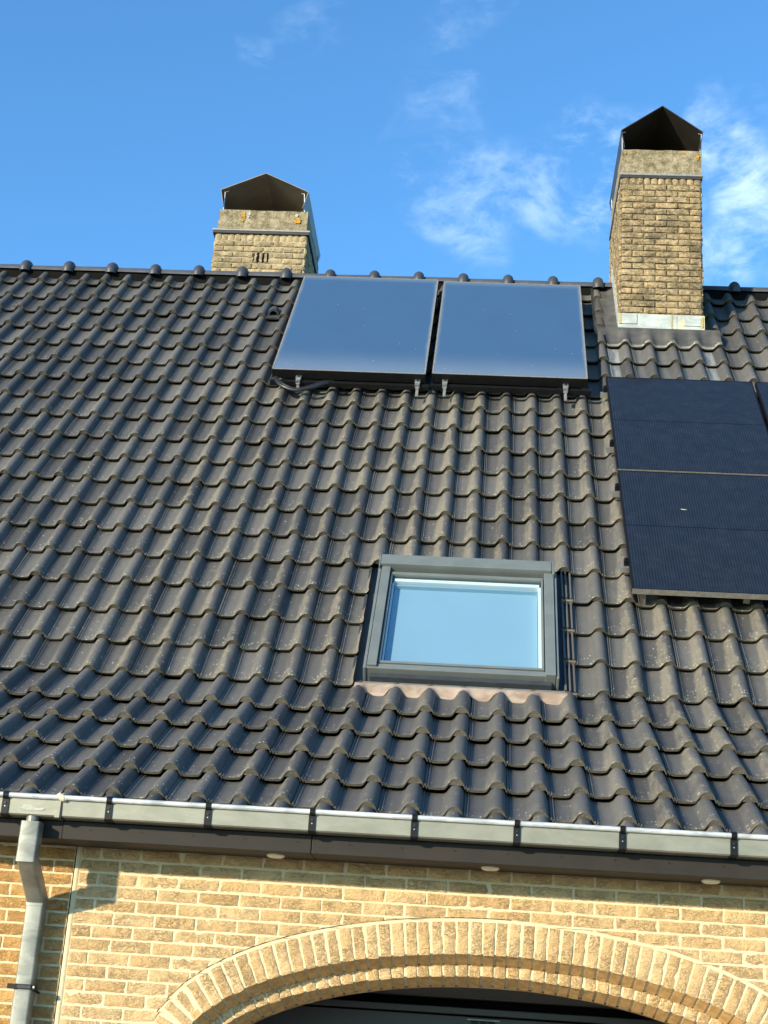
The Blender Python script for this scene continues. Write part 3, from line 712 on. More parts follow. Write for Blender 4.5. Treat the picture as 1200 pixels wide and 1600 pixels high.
# --- gutter
def gutter(x0, x1):
    m = MB(); pr = [(-1.610, -1.06), (-1.612, -1.110), (-1.616, -1.1150), (-1.728, -1.1120), (-1.7360, -1.1060), (-1.7385, -1.036), (-1.7345, -1.036), (-1.7325, -1.100), (-1.618, -1.100), (-1.614, -1.06)]
    m.prism(pr, 'x', x0, x1, 'zinc'); return m
g1 = gutter(0.851, X1); g = g1.build('gutter', house); g['label'] = 'square zinc box gutter along the eaves with black brackets'
m = gutter(X0, 0.842); m.build('gutter_section', g)
m = MB(); m.box(0.841, 0.852, -1.7385, -1.614, -1.1135, -1.036, 'black'); m.box(0.820, 0.842, -1.7405, -1.612, -1.1155, -1.035, 'zinc'); m.build('gutter_joint', g)
m = MB()
for a, b in ((X0, 0.838), (0.850, X1)):
    m.tube([(a, -1.744, -1.027), (b, -1.744, -1.027)], 0.0115, 'galv', 14)
m.build('gutter_bead', g)
m = MB(); rws = []
for i in range(13):
    t = i / 12; r_ = 0.0155 * (sin(pi * min(max(t, .06), .94)) ** 0.35)
    rws.append([(0.818 + 0.05 * t, -1.746 + r_ * cos(a_) * (1 + 0.35 * noise.noise(Vector((t * 6, a_ * 1.2, 2)))), -1.028 + 0.006 * sin(t * 5) + r_ * sin(a_) * (1.15 + 0.45 * noise.noise(Vector((t * 7, a_, 5))))) for a_ in [2 * pi * j / 14 for j in range(15)]])
m.grid(rws, 'putty'); m.build('sealant_lump', g)
# whitish stain on the left gutter face: an irregular flat patch
pts_ = []
for j in range(40):
    a_ = 2 * pi * j / 40; r_ = 1 + 0.35 * noise.noise(Vector((cos(a_) * 2, sin(a_) * 2, 9)))
    pts_.append((0.715 + 0.055 * cos(a_) * r_, -1.7393, -1.083 + (0.022 * sin(a_) * r_ * (0.6 + 0.4 * cos(a_ * 3)) if sin(a_) > 0 else 0.008 * sin(a_))))
m = MB(); m.add(pts_, [tuple(range(40))], 'cement'); m.build('lime_stain', g)
src = None
for x in [0.59 - 0.455 * i for i in range(10, 0, -1)] + [0.59, 1.063, 1.512, 1.979, 2.433, 2.884, 3.344, 3.824] + [3.824 + 0.46 * i for i in range(1, 10)]:
    if src is None:
        m = MB(); hw = 0.0155
        pr = [(-1.7405, -1.040), (-1.7435, -1.041), (-1.7415, -1.110), (-1.731, -1.1190), (-1.662, -1.1200), (-1.662, -1.1160), (-1.730, -1.1150), (-1.7385, -1.108)]
        m.prism(pr, 'x', -hw, hw, 'black')
        m.prism([(-1.733, -1.0125), (-1.744, -1.0100), (-1.755, -1.0145), (-1.7600, -1.024), (-1.7585, -1.034), (-1.7500, -1.043), (-1.742, -1.047), (-1.742, -1.040), (-1.7480, -1.038), (-1.7540, -1.032), (-1.7565, -1.026), (-1.752, -1.0175), (-1.744, -1.0140), (-1.734, -1.0155)], 'x', -hw * 0.75, hw * 0.75, 'black')
        m.tube([(0, -1.741, -1.062), (0, -1.7475, -1.062)], 0.0045, 'rubber', 8); m.tube([(0, -1.741, -1.078), (0, -1.7455, -1.078)], 0.0028, 'steel', 8)
        src = m.build('gutter_bracket', g); o = src
    else:
        o = src.copy(); COL.objects.link(o); o.parent = g
    o.location.x = x
# --- downpipe
m = MB(); X = 0.714
def ringsq(c, ax_a, ax_b, wa, wb, r=0.010, n=4):
    c, ax_a, ax_b = Vector(c), Vector(ax_a), Vector(ax_b); out = []
    for sx, sy, a0 in ((1, 1, 0), (-1, 1, 90), (-1, -1, 180), (1, -1, 270)):
        for i in range(n + 1):
            a = radians(a0 + 90 * i / n); out.append(tuple(c + ax_a * (sx * (wa - r) + r * cos(a)) + ax_b * (sy * (wb - r) + r * sin(a))))
    return out + [out[0]]
hx, hy = 0.040, 0.036
P1, P2, P3, P4 = Vector((X, -1.698, -1.125)), Vector((X, -1.698, -1.294)), Vector((X - 0.001, -1.452, -1.452)), Vector((X, -1.452, ZG + 0.05))
dg = (P3 - P2).normalized(); perp = Vector((0, -dg.z, dg.y)); perp = perp if perp.y < 0 else -perp
Ux = Vector((1, 0, 0)); Ym = Vector((0, -1, 0))
b1 = (Ym + perp).normalized(); s1 = 1 / max(0.5, b1.dot(Ym))
m.tube([(X - 0.002, -1.70, -1.090), (X - 0.002, -1.70, -1.142)], 0.028, 'pipe', 20)
m.grid([ringsq(P1 - Vector((0, 0, 0.012)), Ux, Ym, hx + 0.004, hy + 0.004), ringsq(P2 + Vector((0, 0, 0.02)), Ux, Ym, hx + 0.004, hy + 0.004), ringsq(P2, Ux, b1, hx + 0.004, (hy + 0.004) * s1)], 'pipe')
r_ = ringsq(P1 - Vector((0, 0, 0.012)), Ux, Ym, hx + 0.004, hy + 0.004); m.add(r_[:-1], [tuple(range(len(r_) - 1))], 'pipe')
m.grid([ringsq(P2, Ux, b1, hx, hy * s1), ringsq(P3, Ux, b1, hx, hy * s1)], 'pipe')
m.grid([ringsq(P3, Ux, b1, hx + 0.001, hy * s1), ringsq(P3 - Vector((0, 0, 0.03)), Ux, Ym, hx, hy), ringsq(P4, Ux, Ym, hx, hy)], 'pipe')
m.grid([ringsq(P3 - Vector((0, 0, 0.012)), Ux, Ym, hx + 0.003, hy + 0.003), ringsq(P3 - Vector((0, 0, 0.030)), Ux, Ym, hx + 0.003, hy + 0.003)], 'pipe')
dp = m.build('downpipe', house); dp['label'] = 'square zinc downpipe with an offset bend below the gutter'
for zz in (-1.835, -3.0):
    m = MB()
    m.grid([ringsq((X, -1.452, zz - 0.011), Ux, Ym, hx + 0.004, hy + 0.004), ringsq((X, -1.452, zz + 0.011), Ux, Ym, hx + 0.004, hy + 0.004)], 'black', smooth=True)
    m.box(X - 0.070, X - 0.030, -1.498, -1.490, zz - 0.011, zz + 0.010, 'black'); m.box(X - 0.062, X + 0.036, -1.4955, -1.490, zz - 0.007, zz + 0.006, 'rubber')
    m.box(X + 0.030, X + 0.056, -1.490, -1.482, zz - 0.010, zz + 0.010, 'black'); m.tube([(X + 0.050, -1.490, zz), (X + 0.050, -1.497, zz)], 0.0045, 'steel', 8)
    m.tube([(X + 0.045, -1.48, zz - 0.008), (X + 0.045, YW, zz - 0.02)], 0.006, 'black', 8)
    m.build('pipe_clip', dp)

# ------------------------------------------------------------------ chimneys
def chimney(name, label, x0, x1, y0, y1, zb, zt, bands, mats, crown, cowl, soldier, seed, slots=None, spots=()):
    random.seed(seed)
    bm_, mm_ = mats
    st_ = MB(); st_.box(x0, x1, y0, y1, zb, zt, mm_)
    bw, pitch, ch, bh = 0.190, 0.2015, 0.0618, 0.0505
    if name == 'L': bw, pitch = 0.186, 0.197
    faces = [((x0, y0), (1, 0, 0), (0, -1, 0), x1 - x0), ((x1, y0), (0, 1, 0), (1, 0, 0), y1 - y0), ((x1, y1), (-1, 0, 0), (0, 1, 0), x1 - x0), ((x0, y1), (0, -1, 0), (-1, 0, 0), y1 - y0)]
    for fi, ((ox, oy), U_, N_, wd) in enumerate(faces):
        O0 = Vector((ox, oy, 0)); Uv = Vector(U_)
        # soldier course on top
        n = int(round(wd / 0.0625)); stp = wd / n; top = zt
        for i in range(n):
            w_ = stp - 0.012
            brick(st_, O0 + Uv * (i * stp + 0.006) + Vector((0, 0, zt - soldier)), U_, V, N_, w_, soldier - 0.008, bm_, nx=4, nz=7, amp=0.0045, proud=0.011, edge=0.008, jag=0.004, depth=0.012)
        k = 0; z = zt - soldier - ch
        while z > zb - ch:
            off = (k % 2) * 0.5 + (0.25 if fi % 2 else 0.0)
            x = -off * pitch
            while x < wd - 0.01:
                a, b = max(x, 0.003), min(x + bw, wd - 0.003)
                skip = False
                if slots and fi == 0 and slots[2] < z + bh / 2 < slots[3] and a < slots[1] - x0 and b > slots[0] - x0:
                    skip = True
                if b - a > 0.03 and not skip:
                    brick(st_, O0 + Uv * a + Vector((0, 0, z + random.gauss(0, 0.0012))), U_, V, N_, b - a, bh + random.gauss(0, 0.0015), bm_, nx=max(3, int((b - a) / 0.015)), nz=5, amp=0.0075, proud=0.016, edge=0.0070, jag=0.0050, depth=0.02)
                elif skip:
                    for (p, q) in ((a, slots[0] - x0), (slots[1] - x0, b)):
                        p2, q2 = max(p, a), min(q, b)
                        if q2 - p2 > 0.02: brick(st_, O0 + Uv * p2 + Vector((0, 0, z)), U_, V, N_, q2 - p2, bh, bm_, nx=4, nz=5, amp=0.0045, proud=0.011, edge=0.008, jag=0.004, depth=0.012)
                x += pitch
            z -= ch; k += 1
    if slots:
        xa, xb, za, zb_ = slots
        n = 3; stp = (xb - xa) / n
        st_.box(xa + 0.004, xb + 0.006, y0 - 0.0105, y0 + 0.0, za - 0.006, zb_ + 0.004, 'dark')
        for i in range(n):
            w_ = stp - 0.016
            if w_ > 0 and i < 3: brick(st_, (xa + i * stp + 0.010, y0 - 0.006, za - 0.01), U, V, NF, w_, zb_ - za + 0.02, bm_, nx=4, nz=6, amp=0.003, proud=0.008, depth=0.01)
    ch_o = st_.build('chimney', house); ch_o['label'] = label
    # drip strip
    m = MB(); o_ = bands['over']
    zz0, zz1 = bands['z']
    for (a, b, c_, d_) in ((x0 - o_, x1 + o_, y0 - o_, y0), (x0 - o_, x1 + o_, y1, y1 + o_), (x0 - o_, x0, y0, y1), (x1, x1 + o_, y0, y1)):
        m.box(a, b, c_, d_, zz0, zz1, 'alu')
    for (a, b, c_, d_) in ((x0 - o_ + .004, x1 + o_ - .004, y0 - o_ + .004, y0), (x0 - o_ + .004, x0, y0, y1), (x1, x1 + o_ - .004, y0, y1)):
        m.box(a, b, c_, d_, zz0 - 0.028, zz0, 'cowl')
    m.box(x0, x1, y0, y1, zz1 - 0.004, zz1 + 0.004, 'dark')
    m.build('drip_edge', ch_o, bevel=0.002)
    # concrete crown with rough edges
    cx0, cx1, cz0, cz1 = crown
    m = MB(); n = 16
    def rough(p, a=0.006): q = Vector(p); return tuple(q + noise.noise_vector(q * 9) * a)
    cyy0, cyy1 = y0 + 0.002, y1 - 0.002
    for (Oa, Ua, La) in (((cx0, cyy0), (1, 0), cx1 - cx0), ((cx1, cyy0), (0, 1), cyy1 - cyy0), ((cx1, cyy1), (-1, 0), cx1 - cx0), ((cx0, cyy1), (0, -1), cyy1 - cyy0)):
        m.grid([[rough((Oa[0] + Ua[0] * La * i / 24, Oa[1] + Ua[1] * La * i / 24, cz0 + (cz1 - cz0) * j / 6)) for i in range(25)] for j in range(7)], 'concrete')
    m.box(cx0 + 0.008, cx1 - 0.008, cyy0 + 0.008, cyy1 - 0.008, cz1 - 0.03, cz1 - 0.004, 'concrete')
    for (sx_, sz_, r_, mt_) in spots:
        m.add([(sx_ + r_ * cos(a_) * (1 + 0.8 * noise.noise(Vector((a_ * 1.5, sx_ * 9, sz_ * 9)))), cyy0 - 0.0095, sz_ + r_ * 1.15 * sin(a_) * (1 + 0.8 * noise.noise(Vector((a_ * 1.7, sx_, 4))))) for a_ in [2 * pi * i / 20 for i in range(20)]], [tuple(range(20))], mt_)
    m.build('concrete_crown', ch_o)
    # gabled metal cowl
    wx0, wx1, wz, ax_, az_, wy0, wy1, flap_in, flap_z, lm = cowl
    m = MB(); t = 0.004
    prof = [(wx0 + flap_in, flap_z), (wx0, wz), (ax_, az_), (wx1, wz), (wx1 - flap_in, flap_z)]
    inner = [(wx0 + flap_in + t, flap_z), (wx0 + 2 * t, wz - t), (ax_, az_ - t * 2), (wx1 - 2 * t, wz - t), (wx1 - flap_in - t, flap_z)]
    m.prism(prof + inner[::-1], 'y', wy0, wy1, lm)
    cw = m.build('cowl', ch_o)
    m = MB(); m.prism([(prof[1][0], prof[1][1]), (ax_, az_), (prof[3][0], prof[3][1])], 'y', wy1 - 0.012, wy1 - 0.008, lm)
    m.prism([(cx0 + 0.02, cz1), (prof[1][0] + .01, prof[1][1]), (prof[3][0] - .01, prof[3][1]), (cx1 - 0.02, cz1)], 'y', wy1 - 0.10, wy1 - 0.096, lm)
    m.build('cowl_back', ch_o)
    for (xa, xb) in ((wx0 + 0.012 if name == 'R' else wx0 + 0.045, cx0 + (0.006 if name == 'R' else 0.035)), (wx1 - 0.012 if name == 'R' else wx1 - 0.045, cx1 - (0.006 if name == 'R' else 0.035))):
        for yy in (wy0 + 0.03, wy1 - 0.15):
            m = MB(); m.tube([(xb, yy, cz1 - 0.03), ((xb + xa) / 2, yy, (cz1 + wz) / 2 - 0.01), (xa, yy, wz - 0.012)], 0.0055, 'steel', 8)
            m.tube([(xa, yy, wz - 0.012), (xa + (0.03 if xa < ax_ else -0.03), yy, wz - 0.004)], 0.005, 'steel', 8)
            m.build('cowl_stay', ch_o)
    return ch_o
chR = chimney('R', 'tall chimney of rough yellow brick with a dark gabled cowl, right of the roof panels', 3.762, 4.462, 3.312, 4.42, 3.6, 5.572,
        dict(over=0.02, z=(5.574, 5.596)), ('brick_old', 'mortar_old'), (3.757, 4.472, 5.60, 5.852), (3.748, 4.487, 6.045, 4.121, 6.318, 3.29, 4.52, 0.030, 5.865, 'cowl'), 0.082, 21, spots=((4.438, 5.79, 0.016, 'lichen'), (4.43, 5.76, 0.008, 'lichen'), (3.79, 5.81, 0.010, 'lichen')))
chL = chimney('L', 'short squat chimney behind the ridge with orange lichen on its concrete crown', -0.102, 0.797, 4.362, 5.46, 4.3, 5.492,
        dict(over=0.032, z=(5.498, 5.516)), ('brick_old2', 'mortar_old2'), (-0.090, 0.790, 5.536, 5.748), (-0.103, 0.780, 5.962, 0.335, 6.167, 4.34, 5.60, 0.045, 5.775, 'bronze'), 0.088, 22,
        slots=(0.290, 0.436, 5.168, 5.262), spots=((0.150, 5.690, 0.024, 'lichen'), (0.146, 5.630, 0.016, 'lichen'), (0.165, 5.655, 0.007, 'lichen'), (0.694, 5.640, 0.030, 'lichen'), (0.655, 5.668, 0.009, 'lichen'), (0.680, 5.698, 0.016, 'cement'), (0.209, 5.700, 0.016, 'cement'), (0.205, 5.668, 0.008, 'cement')))

# right chimney flashings
m = MB()
zb0, zb1 = 4.020, 4.172; yf = 3.312 - 0.020
segs = [(3.745, 3.93, 0.0), (3.925, 4.19, 0.0025), (4.185, 4.245, 0.005), (4.24, 4.482, 0.0015)]
for a, b, dy in segs:
    m.box(a, b, yf - dy - 0.002, yf + 0.022, zb0 + (0.002 if dy else 0), zb1 - (0.004 if dy else 0), 'zflash')
m.box(3.745, 3.90, yf - 0.010, yf - 0.004, zb0 + 0.050, zb1 - 0.008, 'zflash'); m.box(4.30, 4.468, yf - 0.010, yf - 0.004, zb0 + 0.045, zb1 - 0.010, 'zflash')
# side upstands rising with the slope
for sx, xx in ((-1, 3.762), (1, 4.462)):
    pr = []
    for i in range(9):
        yy = yf + i * 0.10
        pr.append((yy, (yy) * sA / cA + 0.03))
    top = [(y_, z_ + 0.14 + 0.02 * sin(y_ * 9)) for y_, z_ in pr]; bot = [(y_, z_ - 0.12) for y_, z_ in pr]
    xa, xb = (xx - 0.020, xx - 0.013) if sx < 0 else (xx + 0.013, xx + 0.020)
    m.prism(bot + top[::-1], 'x', xa, xb, 'zflash')
m.build('zinc_flashing', chR)
for xa, xb, za, zb in ((4.192, 4.208, 4.024, 4.168), (3.748, 3.772, 4.070, 4.168), (4.448, 4.470, 4.050, 4.150)):
    m = MB(); m.add([(xa + 0.004 * noise.noise(Vector((q, xa, 1))) + (xb - xa) * (1 if i < 8 else 0), yf - 0.0115, za + (zb - za) * q) for i, q in [(i, (i if i < 8 else 15 - i) / 7) for i in range(16)]], [tuple(range(16))], 'ochre'); m.build('ochre_stain', chR)
m = MB()
def drape(x, t, P, up_=0.006): return P(x, t, tile_h(x) + up_)
# front apron: from the chimney face down over the tile rolls
rws = []; nxx = 56
for j in range(9):
    s_ = j / 8; r = []
    for i in range(nxx + 1):
        x = 3.63 + (4.61 - 3.63) * i / nxx
        t = 5.195 - (5.195 - (4.992 + 0.004 * sin(x * 31))) * s_
        hh = (1 - s_) ** 1.5 * 0.035 + (1 - (1 - s_) ** 1.5) * (tile_h(x) + 0.010 - 0.030 * (t - 4.99) / 0.33)
        if t > 5.10: hh = max(hh, -0.012)
        r.append(RP(x, t, hh))
    rws.append(r)
m.grid(rws, 'lead')
# left gutter strip
rws = []
for j in range(26):
    t = 5.17 + 1.08 * j / 25; r = []
    for i in range(13):
        x = 3.535 + (3.752 - 3.535) * i / 12
        hh = -0.012 + 0.020 * noise.noise(Vector((x * 14, t * 7, 1))) - 0.022 * sin(pi * i / 12)
        if i == 0: hh = 0.005
        if i == 12: hh = 0.03
        r.append(RP(x, t, hh))
    rws.append(r)
m.grid(rws, 'lead')
rws = []
for j in range(12):
    t = 5.17 + 0.10 * j / 11
    rws.append([RP(4.455 + 0.19 * i / 10, t, -0.004 + 0.012 * noise.noise(Vector((i * 0.6, t * 9, 3))) - 0.02 * i / 10 + max(0, tile_h(4.455 + 0.19 * i / 10) + 0.02)) for i in range(11)])
m.grid(rws, 'lead')
m.build('lead_flashing', chR)
# bright zinc lip under the front apron
m = MB(); rws = [[], [], []]
for i in range(60):
    x = 3.64 + 0.97 * i / 59
    for k_, (t, up_) in enumerate(((4.992, -0.006), (4.988, 0.006), (5.010, 0.0115))): rws[k_].append(RP(x, t - 0.004, tile_h(x) + up_))
m.grid(rws, 'alu'); m.build('flashing_lip', chR)

# ------------------------------------------------------------------ skylight
WB = RP(2.57, 0.65, 0)
HO = -0.018
def rb(m, x0, x1, t0, t1, h0, h1, mt): m.box(x0, x1, t0, t1, h0 + HO, h1 + HO, mt, T=RP)
m = MB()
rb(m, 2.008, 2.026, 0.085, 1.20, -0.06, 0.052, 'winframe'); rb(m, 2.030, 2.086, 0.100, 0.700, -0.06, 0.064, 'winframe'); rb(m, 2.030, 2.086, 0.703, 1.18, -0.06, 0.063, 'winframe')
rb(m, 3.128, 3.143, 0.070, 1.20, -0.06, 0.052, 'winframe'); rb(m, 3.064, 3.124, 0.085, 0.700, -0.06, 0.064, 'winframe'); rb(m, 3.064, 3.124, 0.703, 1.18, -0.06, 0.063, 'winframe')
rb(m, 2.026, 3.128, 0.090, 0.135, -0.06, 0.048, 'winframe')
sky_o = m.build('skylight', house, bevel=0.003); sky_o['label'] = 'roof window in grey cladding with a pale blue blind'
m = MB(); rb(m, 2.022, 3.112, 1.165, 1.275, 0.0, 0.088, 'winframe'); rb(m, 2.010, 2.020, 1.15, 1.275, 0.0, 0.082, 'winframe'); rb(m, 3.114, 3.130, 1.13, 1.285, 0.0, 0.085, 'winframe'); rb(m, 2.022, 3.112, 1.275, 1.30, 0.03, 0.070, 'winframe'); m.build('hood', sky_o, bevel=0.004)
m = MB()
for a in ((2.092, 2.103, 0.150, 1.135), (3.047, 3.058, 0.150, 1.135), (2.103, 3.047, 0.150, 0.170), (2.103, 3.047, 1.106, 1.135)): rb(m, *a, -0.03, 0.046, 'winframe')
m.build('sash', sky_o, bevel=0.002)
m = MB(); rb(m, 2.086, 2.092, 0.14, 1.14, -0.06, 0.03, 'windark'); rb(m, 3.058, 3.064, 0.14, 1.14, -0.06, 0.03, 'windark'); rb(m, 2.086, 3.064, 0.135, 0.150, -0.06, 0.028, 'windark'); rb(m, 2.086, 3.064, 1.135, 1.165, -0.06, 0.03, 'windark')
rb(m, 2.05, 3.10, 0.052, 0.088, -0.06, 0.012, 'windark'); m.build('seal', sky_o)
m = MB(); m.add([RP(2.103, 0.170, 0.012), RP(3.047, 0.170, 0.012), RP(3.047, 1.106, 0.012), RP(2.103, 1.106, 0.012)], [(0, 1, 2, 3)], 'glass'); m.build('pane', sky_o)
m = MB()   # white lining and the blind inside
for a in ((2.096, 2.112, 0.16, 1.12), (3.038, 3.054, 0.16, 1.12)): rb(m, *a, -0.28, -0.03, 'white')
for a in ((2.112, 3.038, 1.098, 1.12), (2.112, 3.038, 0.16, 0.176)): rb(m, *a, -0.28, -0.03, 'white')
rb(m, 2.09, 3.06, 0.15, 1.13, -0.30, -0.28, 'dark')
rb(m, 2.106, 2.116, 0.172, 1.06, -0.03, 0.010, 'white'); rb(m, 3.027, 3.045, 0.172, 1.06, -0.03, 0.022, 'white')
m.build('lining', sky_o)
m = MB(); rb(m, 2.120, 3.024, 0.172, 1.05, -0.022, -0.018, 'blind'); m.build('blind', sky_o)
m = MB(); rb(m, 2.114, 3.036, 1.060, 1.090, -0.04, 0.024, 'white'); rb(m, 2.120, 3.030, 1.028, 1.040, -0.04, 0.010, 'blind'); m.build('blind_cassette', sky_o, bevel=0.003)
m = MB(); rb(m, 1.935, 2.006, 0.045, 1.32, -0.075, -0.050, 'windark'); rb(m, 3.145, 3.176, 0.03, 1.33, -0.075, -0.046, 'windark')
rb(m, 1.975, 3.176, 0.020, 0.050, -0.075, -0.022, 'winframe'); m.build('flashing', sky_o)
m = MB(); rws = []; n = 90      # stained lead apron dressed over the rolls below
for j in range(11):
    s_ = j / 10; r = []
    for i in range(n + 1):
        x = 1.97 + (3.19 - 1.97) * i / n
        wv = tile_h(x) + 0.005
        if s_ < 0.45: q = s_ / 0.45; r.append(RP(x, 0.025 * (1 - q) - 0.0 * q, -0.030 * (1 - q) + q * (-0.014 * 1 + 0.0)))
        else:
            q = (s_ - 0.45) / 0.55; te = -0.062 + 0.012 * sin((x + 0.02) * 2 * pi / 0.2) - 0.004 * noise.noise(Vector((x * 12, 0, 0)))
            t = te * q; r.append(LP(x, t, (1 - q) * (-0.010) + q * (wv - 0.026 * (t + 0.358) / 0.33 + 0.006)))
    rws.append(r)
m.grid(rws, 'redlead'); m.build('apron', sky_o)

HO = 0.0
# ------------------------------------------------------------------ solar thermal collectors
def collector(label, x0, x1, t0, t1, clamps, hose=False):
    o = thing('solar_collector', label, 'solar collector', tuple(Vector(RP((x0 + x1) / 2, t0, 0.0)) + Vector((0, 0, ZO))), 'flat solar heat collectors below the ridge')
    h0, h1 = 0.045, 0.125
    m = MB(); f = 0.018
    rb(m, x0, x0 + f, t0, t1, h0, h1, 'black'); rb(m, x1 - f, x1, t0, t1, h0, h1, 'black'); rb(m, x0 + f, x1 - f, t0, t0 + f, h0, h1, 'black'); rb(m, x0 + f, x1 - f, t1 - f, t1, h0, h1, 'black')
    rb(m, x0 + f, x1 - f, t0 + f, t1 - f, h0, h0 + 0.01, 'black')
    m.build('frame', o, bevel=0.003)
    m = MB()
    for a in ((x0, x0 + 0.012, t0, t1), (x1 - 0.012, x1, t0, t1), (x0, x1, t0 - 0.002, t0 + 0.010), (x0, x1, t1 - 0.010, t1 + 0.002)): rb(m, *a, h1 + 0.0005, h1 + 0.004, 'alu')
    m.build('glass_edging', o)
    m = MB(); P = [RP(x0 + 0.012, t0 + 0.010, h1 - 0.001 + 0.003), RP(x1 - 0.012, t0 + 0.010, h1 + 0.002), RP(x1 - 0.012, t1 - 0.010, h1 + 0.002), RP(x0 + 0.012, t1 - 0.010, h1 + 0.002)]
    P[0] = RP(x0 + 0.012, t0 + 0.010, h1 + 0.002)
    m.add(P, [(0, 1, 2, 3)], 'coll', uv=[(0, 0), (1, 0), (1, 1), (0, 1)]); m.build('glass', o)
    m = MB(); rb(m, x0 - 0.01, x1 + (0.03 if hose else 0.03), t0 - 0.070, t0 - 0.035, 0.015, 0.055, 'black'); m.build('mounting_rail', o, bevel=0.002)
    for cx in clamps:
        m = MB()
        rb(m, cx - 0.022, cx + 0.022, t0 - 0.055, t0 - 0.010, 0.060, 0.082, 'steel'); rb(m, cx - 0.018, cx + 0.018, t0 - 0.090, t0 - 0.055, 0.040, 0.075, 'steel')
        rb(m, cx - 0.012, cx + 0.012, t0 - 0.17, t0 - 0.088, 0.005, 0.018, 'steel'); rb(m, cx - 0.012, cx + 0.012, t0 - 0.095, t0 - 0.085, 0.005, 0.050, 'steel')
        m.tube([RP(cx, t0 - 0.03, 0.08), RP(cx, t0 - 0.03, 0.096)], 0.008, 'black', 8)
        m.build('clamp', o, bevel=0.002)
    if hose:
        m = MB()
        for dd in (0.0, 0.03):
            pts = [(0.925 - dd * .3, 4.06, 0.03), (0.935 - dd * .5, 3.95, 0.045), (0.965, 3.86 - dd, 0.05), (1.02, 3.79 - dd, 0.045), (1.09, 3.745 - dd * .6, 0.035), (1.15, 3.735 - dd * .4, 0.035), (1.21, 3.76 - dd * .6, 0.04), (1.27, 3.80 - dd, 0.045), (1.34, 3.85 - dd, 0.05), (1.42, 3.90, 0.03)]
            P_ = []
            for i in range(len(pts) - 1):
                a, b = Vector(pts[i]), Vector(pts[i + 1]); pa = Vector(pts[max(i - 1, 0)]); pb = Vector(pts[min(i + 2, len(pts) - 1)])
                for q in range(5):
                    t = q / 5; P_.append(0.5 * ((2 * a) + (b - pa) * t + (2 * pa - 5 * a + 4 * b - pb) * t * t + (-pa + 3 * a - 3 * b + pb) * t ** 3))
            m.tube([RP(*p) for p in P_], 0.015, 'rubber', 10)
        m.build('hose', o)
    return o
collector('flat blue-grey solar collector with a black hose looping under its lower left corner', 0.912, 2.146, 3.905, 5.93, (1.131, 2.085), True)
collector('flat blue-grey solar collector with no hose, on the chimney side of the pair', 2.196, 3.430, 3.925, 5.90, (2.302, 3.258))
# pipe union in the gap between the two collectors
m = MB(); m.tube([RP(2.171, 5.55, 0.05), RP(2.171, 5.80, 0.06)], 0.012, 'black', 8); m.tube([RP(2.171, 5.60, 0.05), RP(2.171, 5.68, 0.055)], 0.018, 'rubber', 8)
un = m.build('pipe_union', None); un['label'] = 'small pipe coupling in the gap between the two flat collectors'; un['category'] = 'pipe fitting'

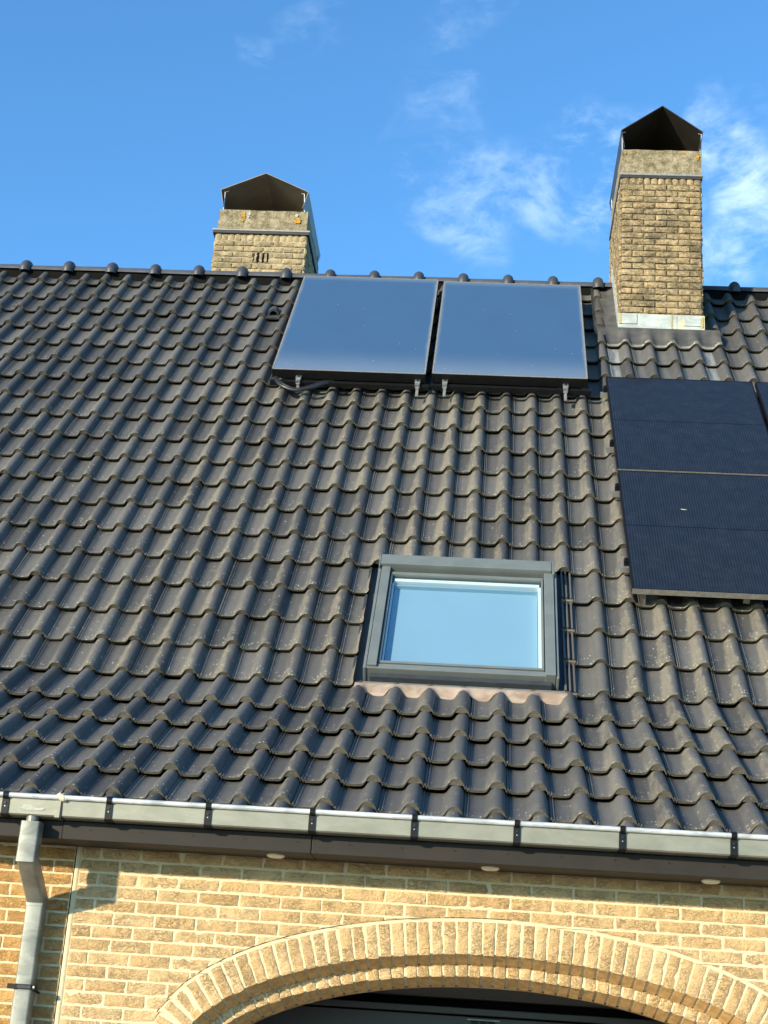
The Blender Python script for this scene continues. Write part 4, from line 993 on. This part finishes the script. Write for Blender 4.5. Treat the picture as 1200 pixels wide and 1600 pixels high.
# ------------------------------------------------------------------ photovoltaic panels
def pv(label, x0, x1, t0, t1, shear, clamps):
    o = thing('photovoltaic_module', label, 'solar panel', tuple(Vector(RP((x0 + x1) / 2, t0, 0.0)) + Vector((0, 0, ZO))), 'black photovoltaic panels on the right of the roof')
    h0, h1 = 0.055, 0.092; f = 0.010
    def T(x, t, h): return RP(x + shear * (t - 0.96), t, h)
    m = MB()
    for a in ((x0, x0 + f, t0, t1), (x1 - f, x1, t0, t1), (x0 + f, x1 - f, t1 - f, t1)): m.box(*a, h0, h1, 'black', T=T)
    m.box(x0 + f, x1 - f, t0, t0 + f, h0, h1, 'black', T=T)
    m.box(x0, x1, t0 - 0.0025, t0 - 0.0005, h0, h1, 'alu', T=T); m.box(x0 + f, x1 - f, t0 + f, t1 - f, h0 + 0.02, h0 + 0.024, 'dark', T=T)
    m.build('frame', o)
    m = MB(); a, b, c_, d_ = x0 + f, x1 - f, t0 + f, t1 - f
    m.add([T(a, c_, h1 - 0.0015), T(b, c_, h1 - 0.0015), T(b, d_, h1 - 0.0015), T(a, d_, h1 - 0.0015)], [(0, 1, 2, 3)], 'pv', uv=[(0, 0), (1, 0), (1, 1), (0, 1)], uv2=[(0, 0), (b - a, 0), (b - a, d_ - c_), (0, d_ - c_)]); m.build('cell_sheet', o)
    for tc_ in clamps:
        m = MB()
        m.box(x0 - 0.030, x0 + 0.004, tc_ - 0.016, tc_ + 0.016, 0.052, 0.094, 'black', T=T); m.tube([T(x0 - 0.016, tc_, 0.09), T(x0 - 0.016, tc_, 0.104)], 0.008, 'black', 8)
        m.box(x0 - 0.052, x0 + 0.02, tc_ - 0.030, tc_ - 0.006, 0.010, 0.052, 'steel', T=T)
        m.build('clamp', o, bevel=0.0015)
    return o
o1 = pv('black solar panel at the top left of the panel field, just below the tall chimney', 3.607, 4.757, 2.517, 4.055, -0.0085, (3.86, 2.94))
o2 = pv('black solar panel at the foot of the panel field with a small white bird dropping', 3.607, 4.757, 0.962, 2.497, -0.0085, (2.28, 1.30))
o3 = pv('black solar panel cut by the right edge of the view, across the narrow gap', 4.782, 5.932, 2.517, 4.055, -0.0085, ())
# rails under the panels, seen at the foot
for xx in (3.66, 4.30):
    m = MB(); rb(m, xx, xx + 0.04, 1.0, 2.48, -0.005, 0.05, 'alu'); m.build('mounting_rail', o2)
m = MB()
for j, (dx, dt, r_) in enumerate(((0, 0, 0.007), (0.012, -0.003, 0.005), (-0.009, 0.002, 0.004), (0.021, -0.005, 0.003))):
    m.add([RP(4.005 + dx + 1.7 * r_ * cos(a_), 1.975 + dt + r_ * sin(a_) * (1 + 0.4 * noise.noise(Vector((a_, j, 0)))), 0.0925 + 0.0004 * j) for a_ in [2 * pi * i / 14 for i in range(14)]], [tuple(range(14))], 'cement')
m.build('bird_dropping', o2)
# thin light strip in the seam
m = MB(); m.box(3.600, 4.75, 2.500, 2.514, 0.070, 0.080, 'seam', T=RP); m.build('seam_strip', o2)

# ------------------------------------------------------------------ ground
def ground(name, pts, z, mt):
    m = MB(); m.add([(a, b, z - ZO) for a, b in pts], [(0, 1, 2, 3)], mt); o = m.build(name); o['kind'] = 'structure'; return o
ground('ground', [(-600, -600), (600, -600), (600, 600), (-600, 600)], 0.0, 'grass')
ground('driveway', [(-9, -22), (14, -22), (14, -0.62), (-9, -0.62)], 0.006, 'paving')  # out of view; made large and warm to bounce light onto undersides

for o in list(bpy.data.objects):
    if '_base' in o: del o['_base']
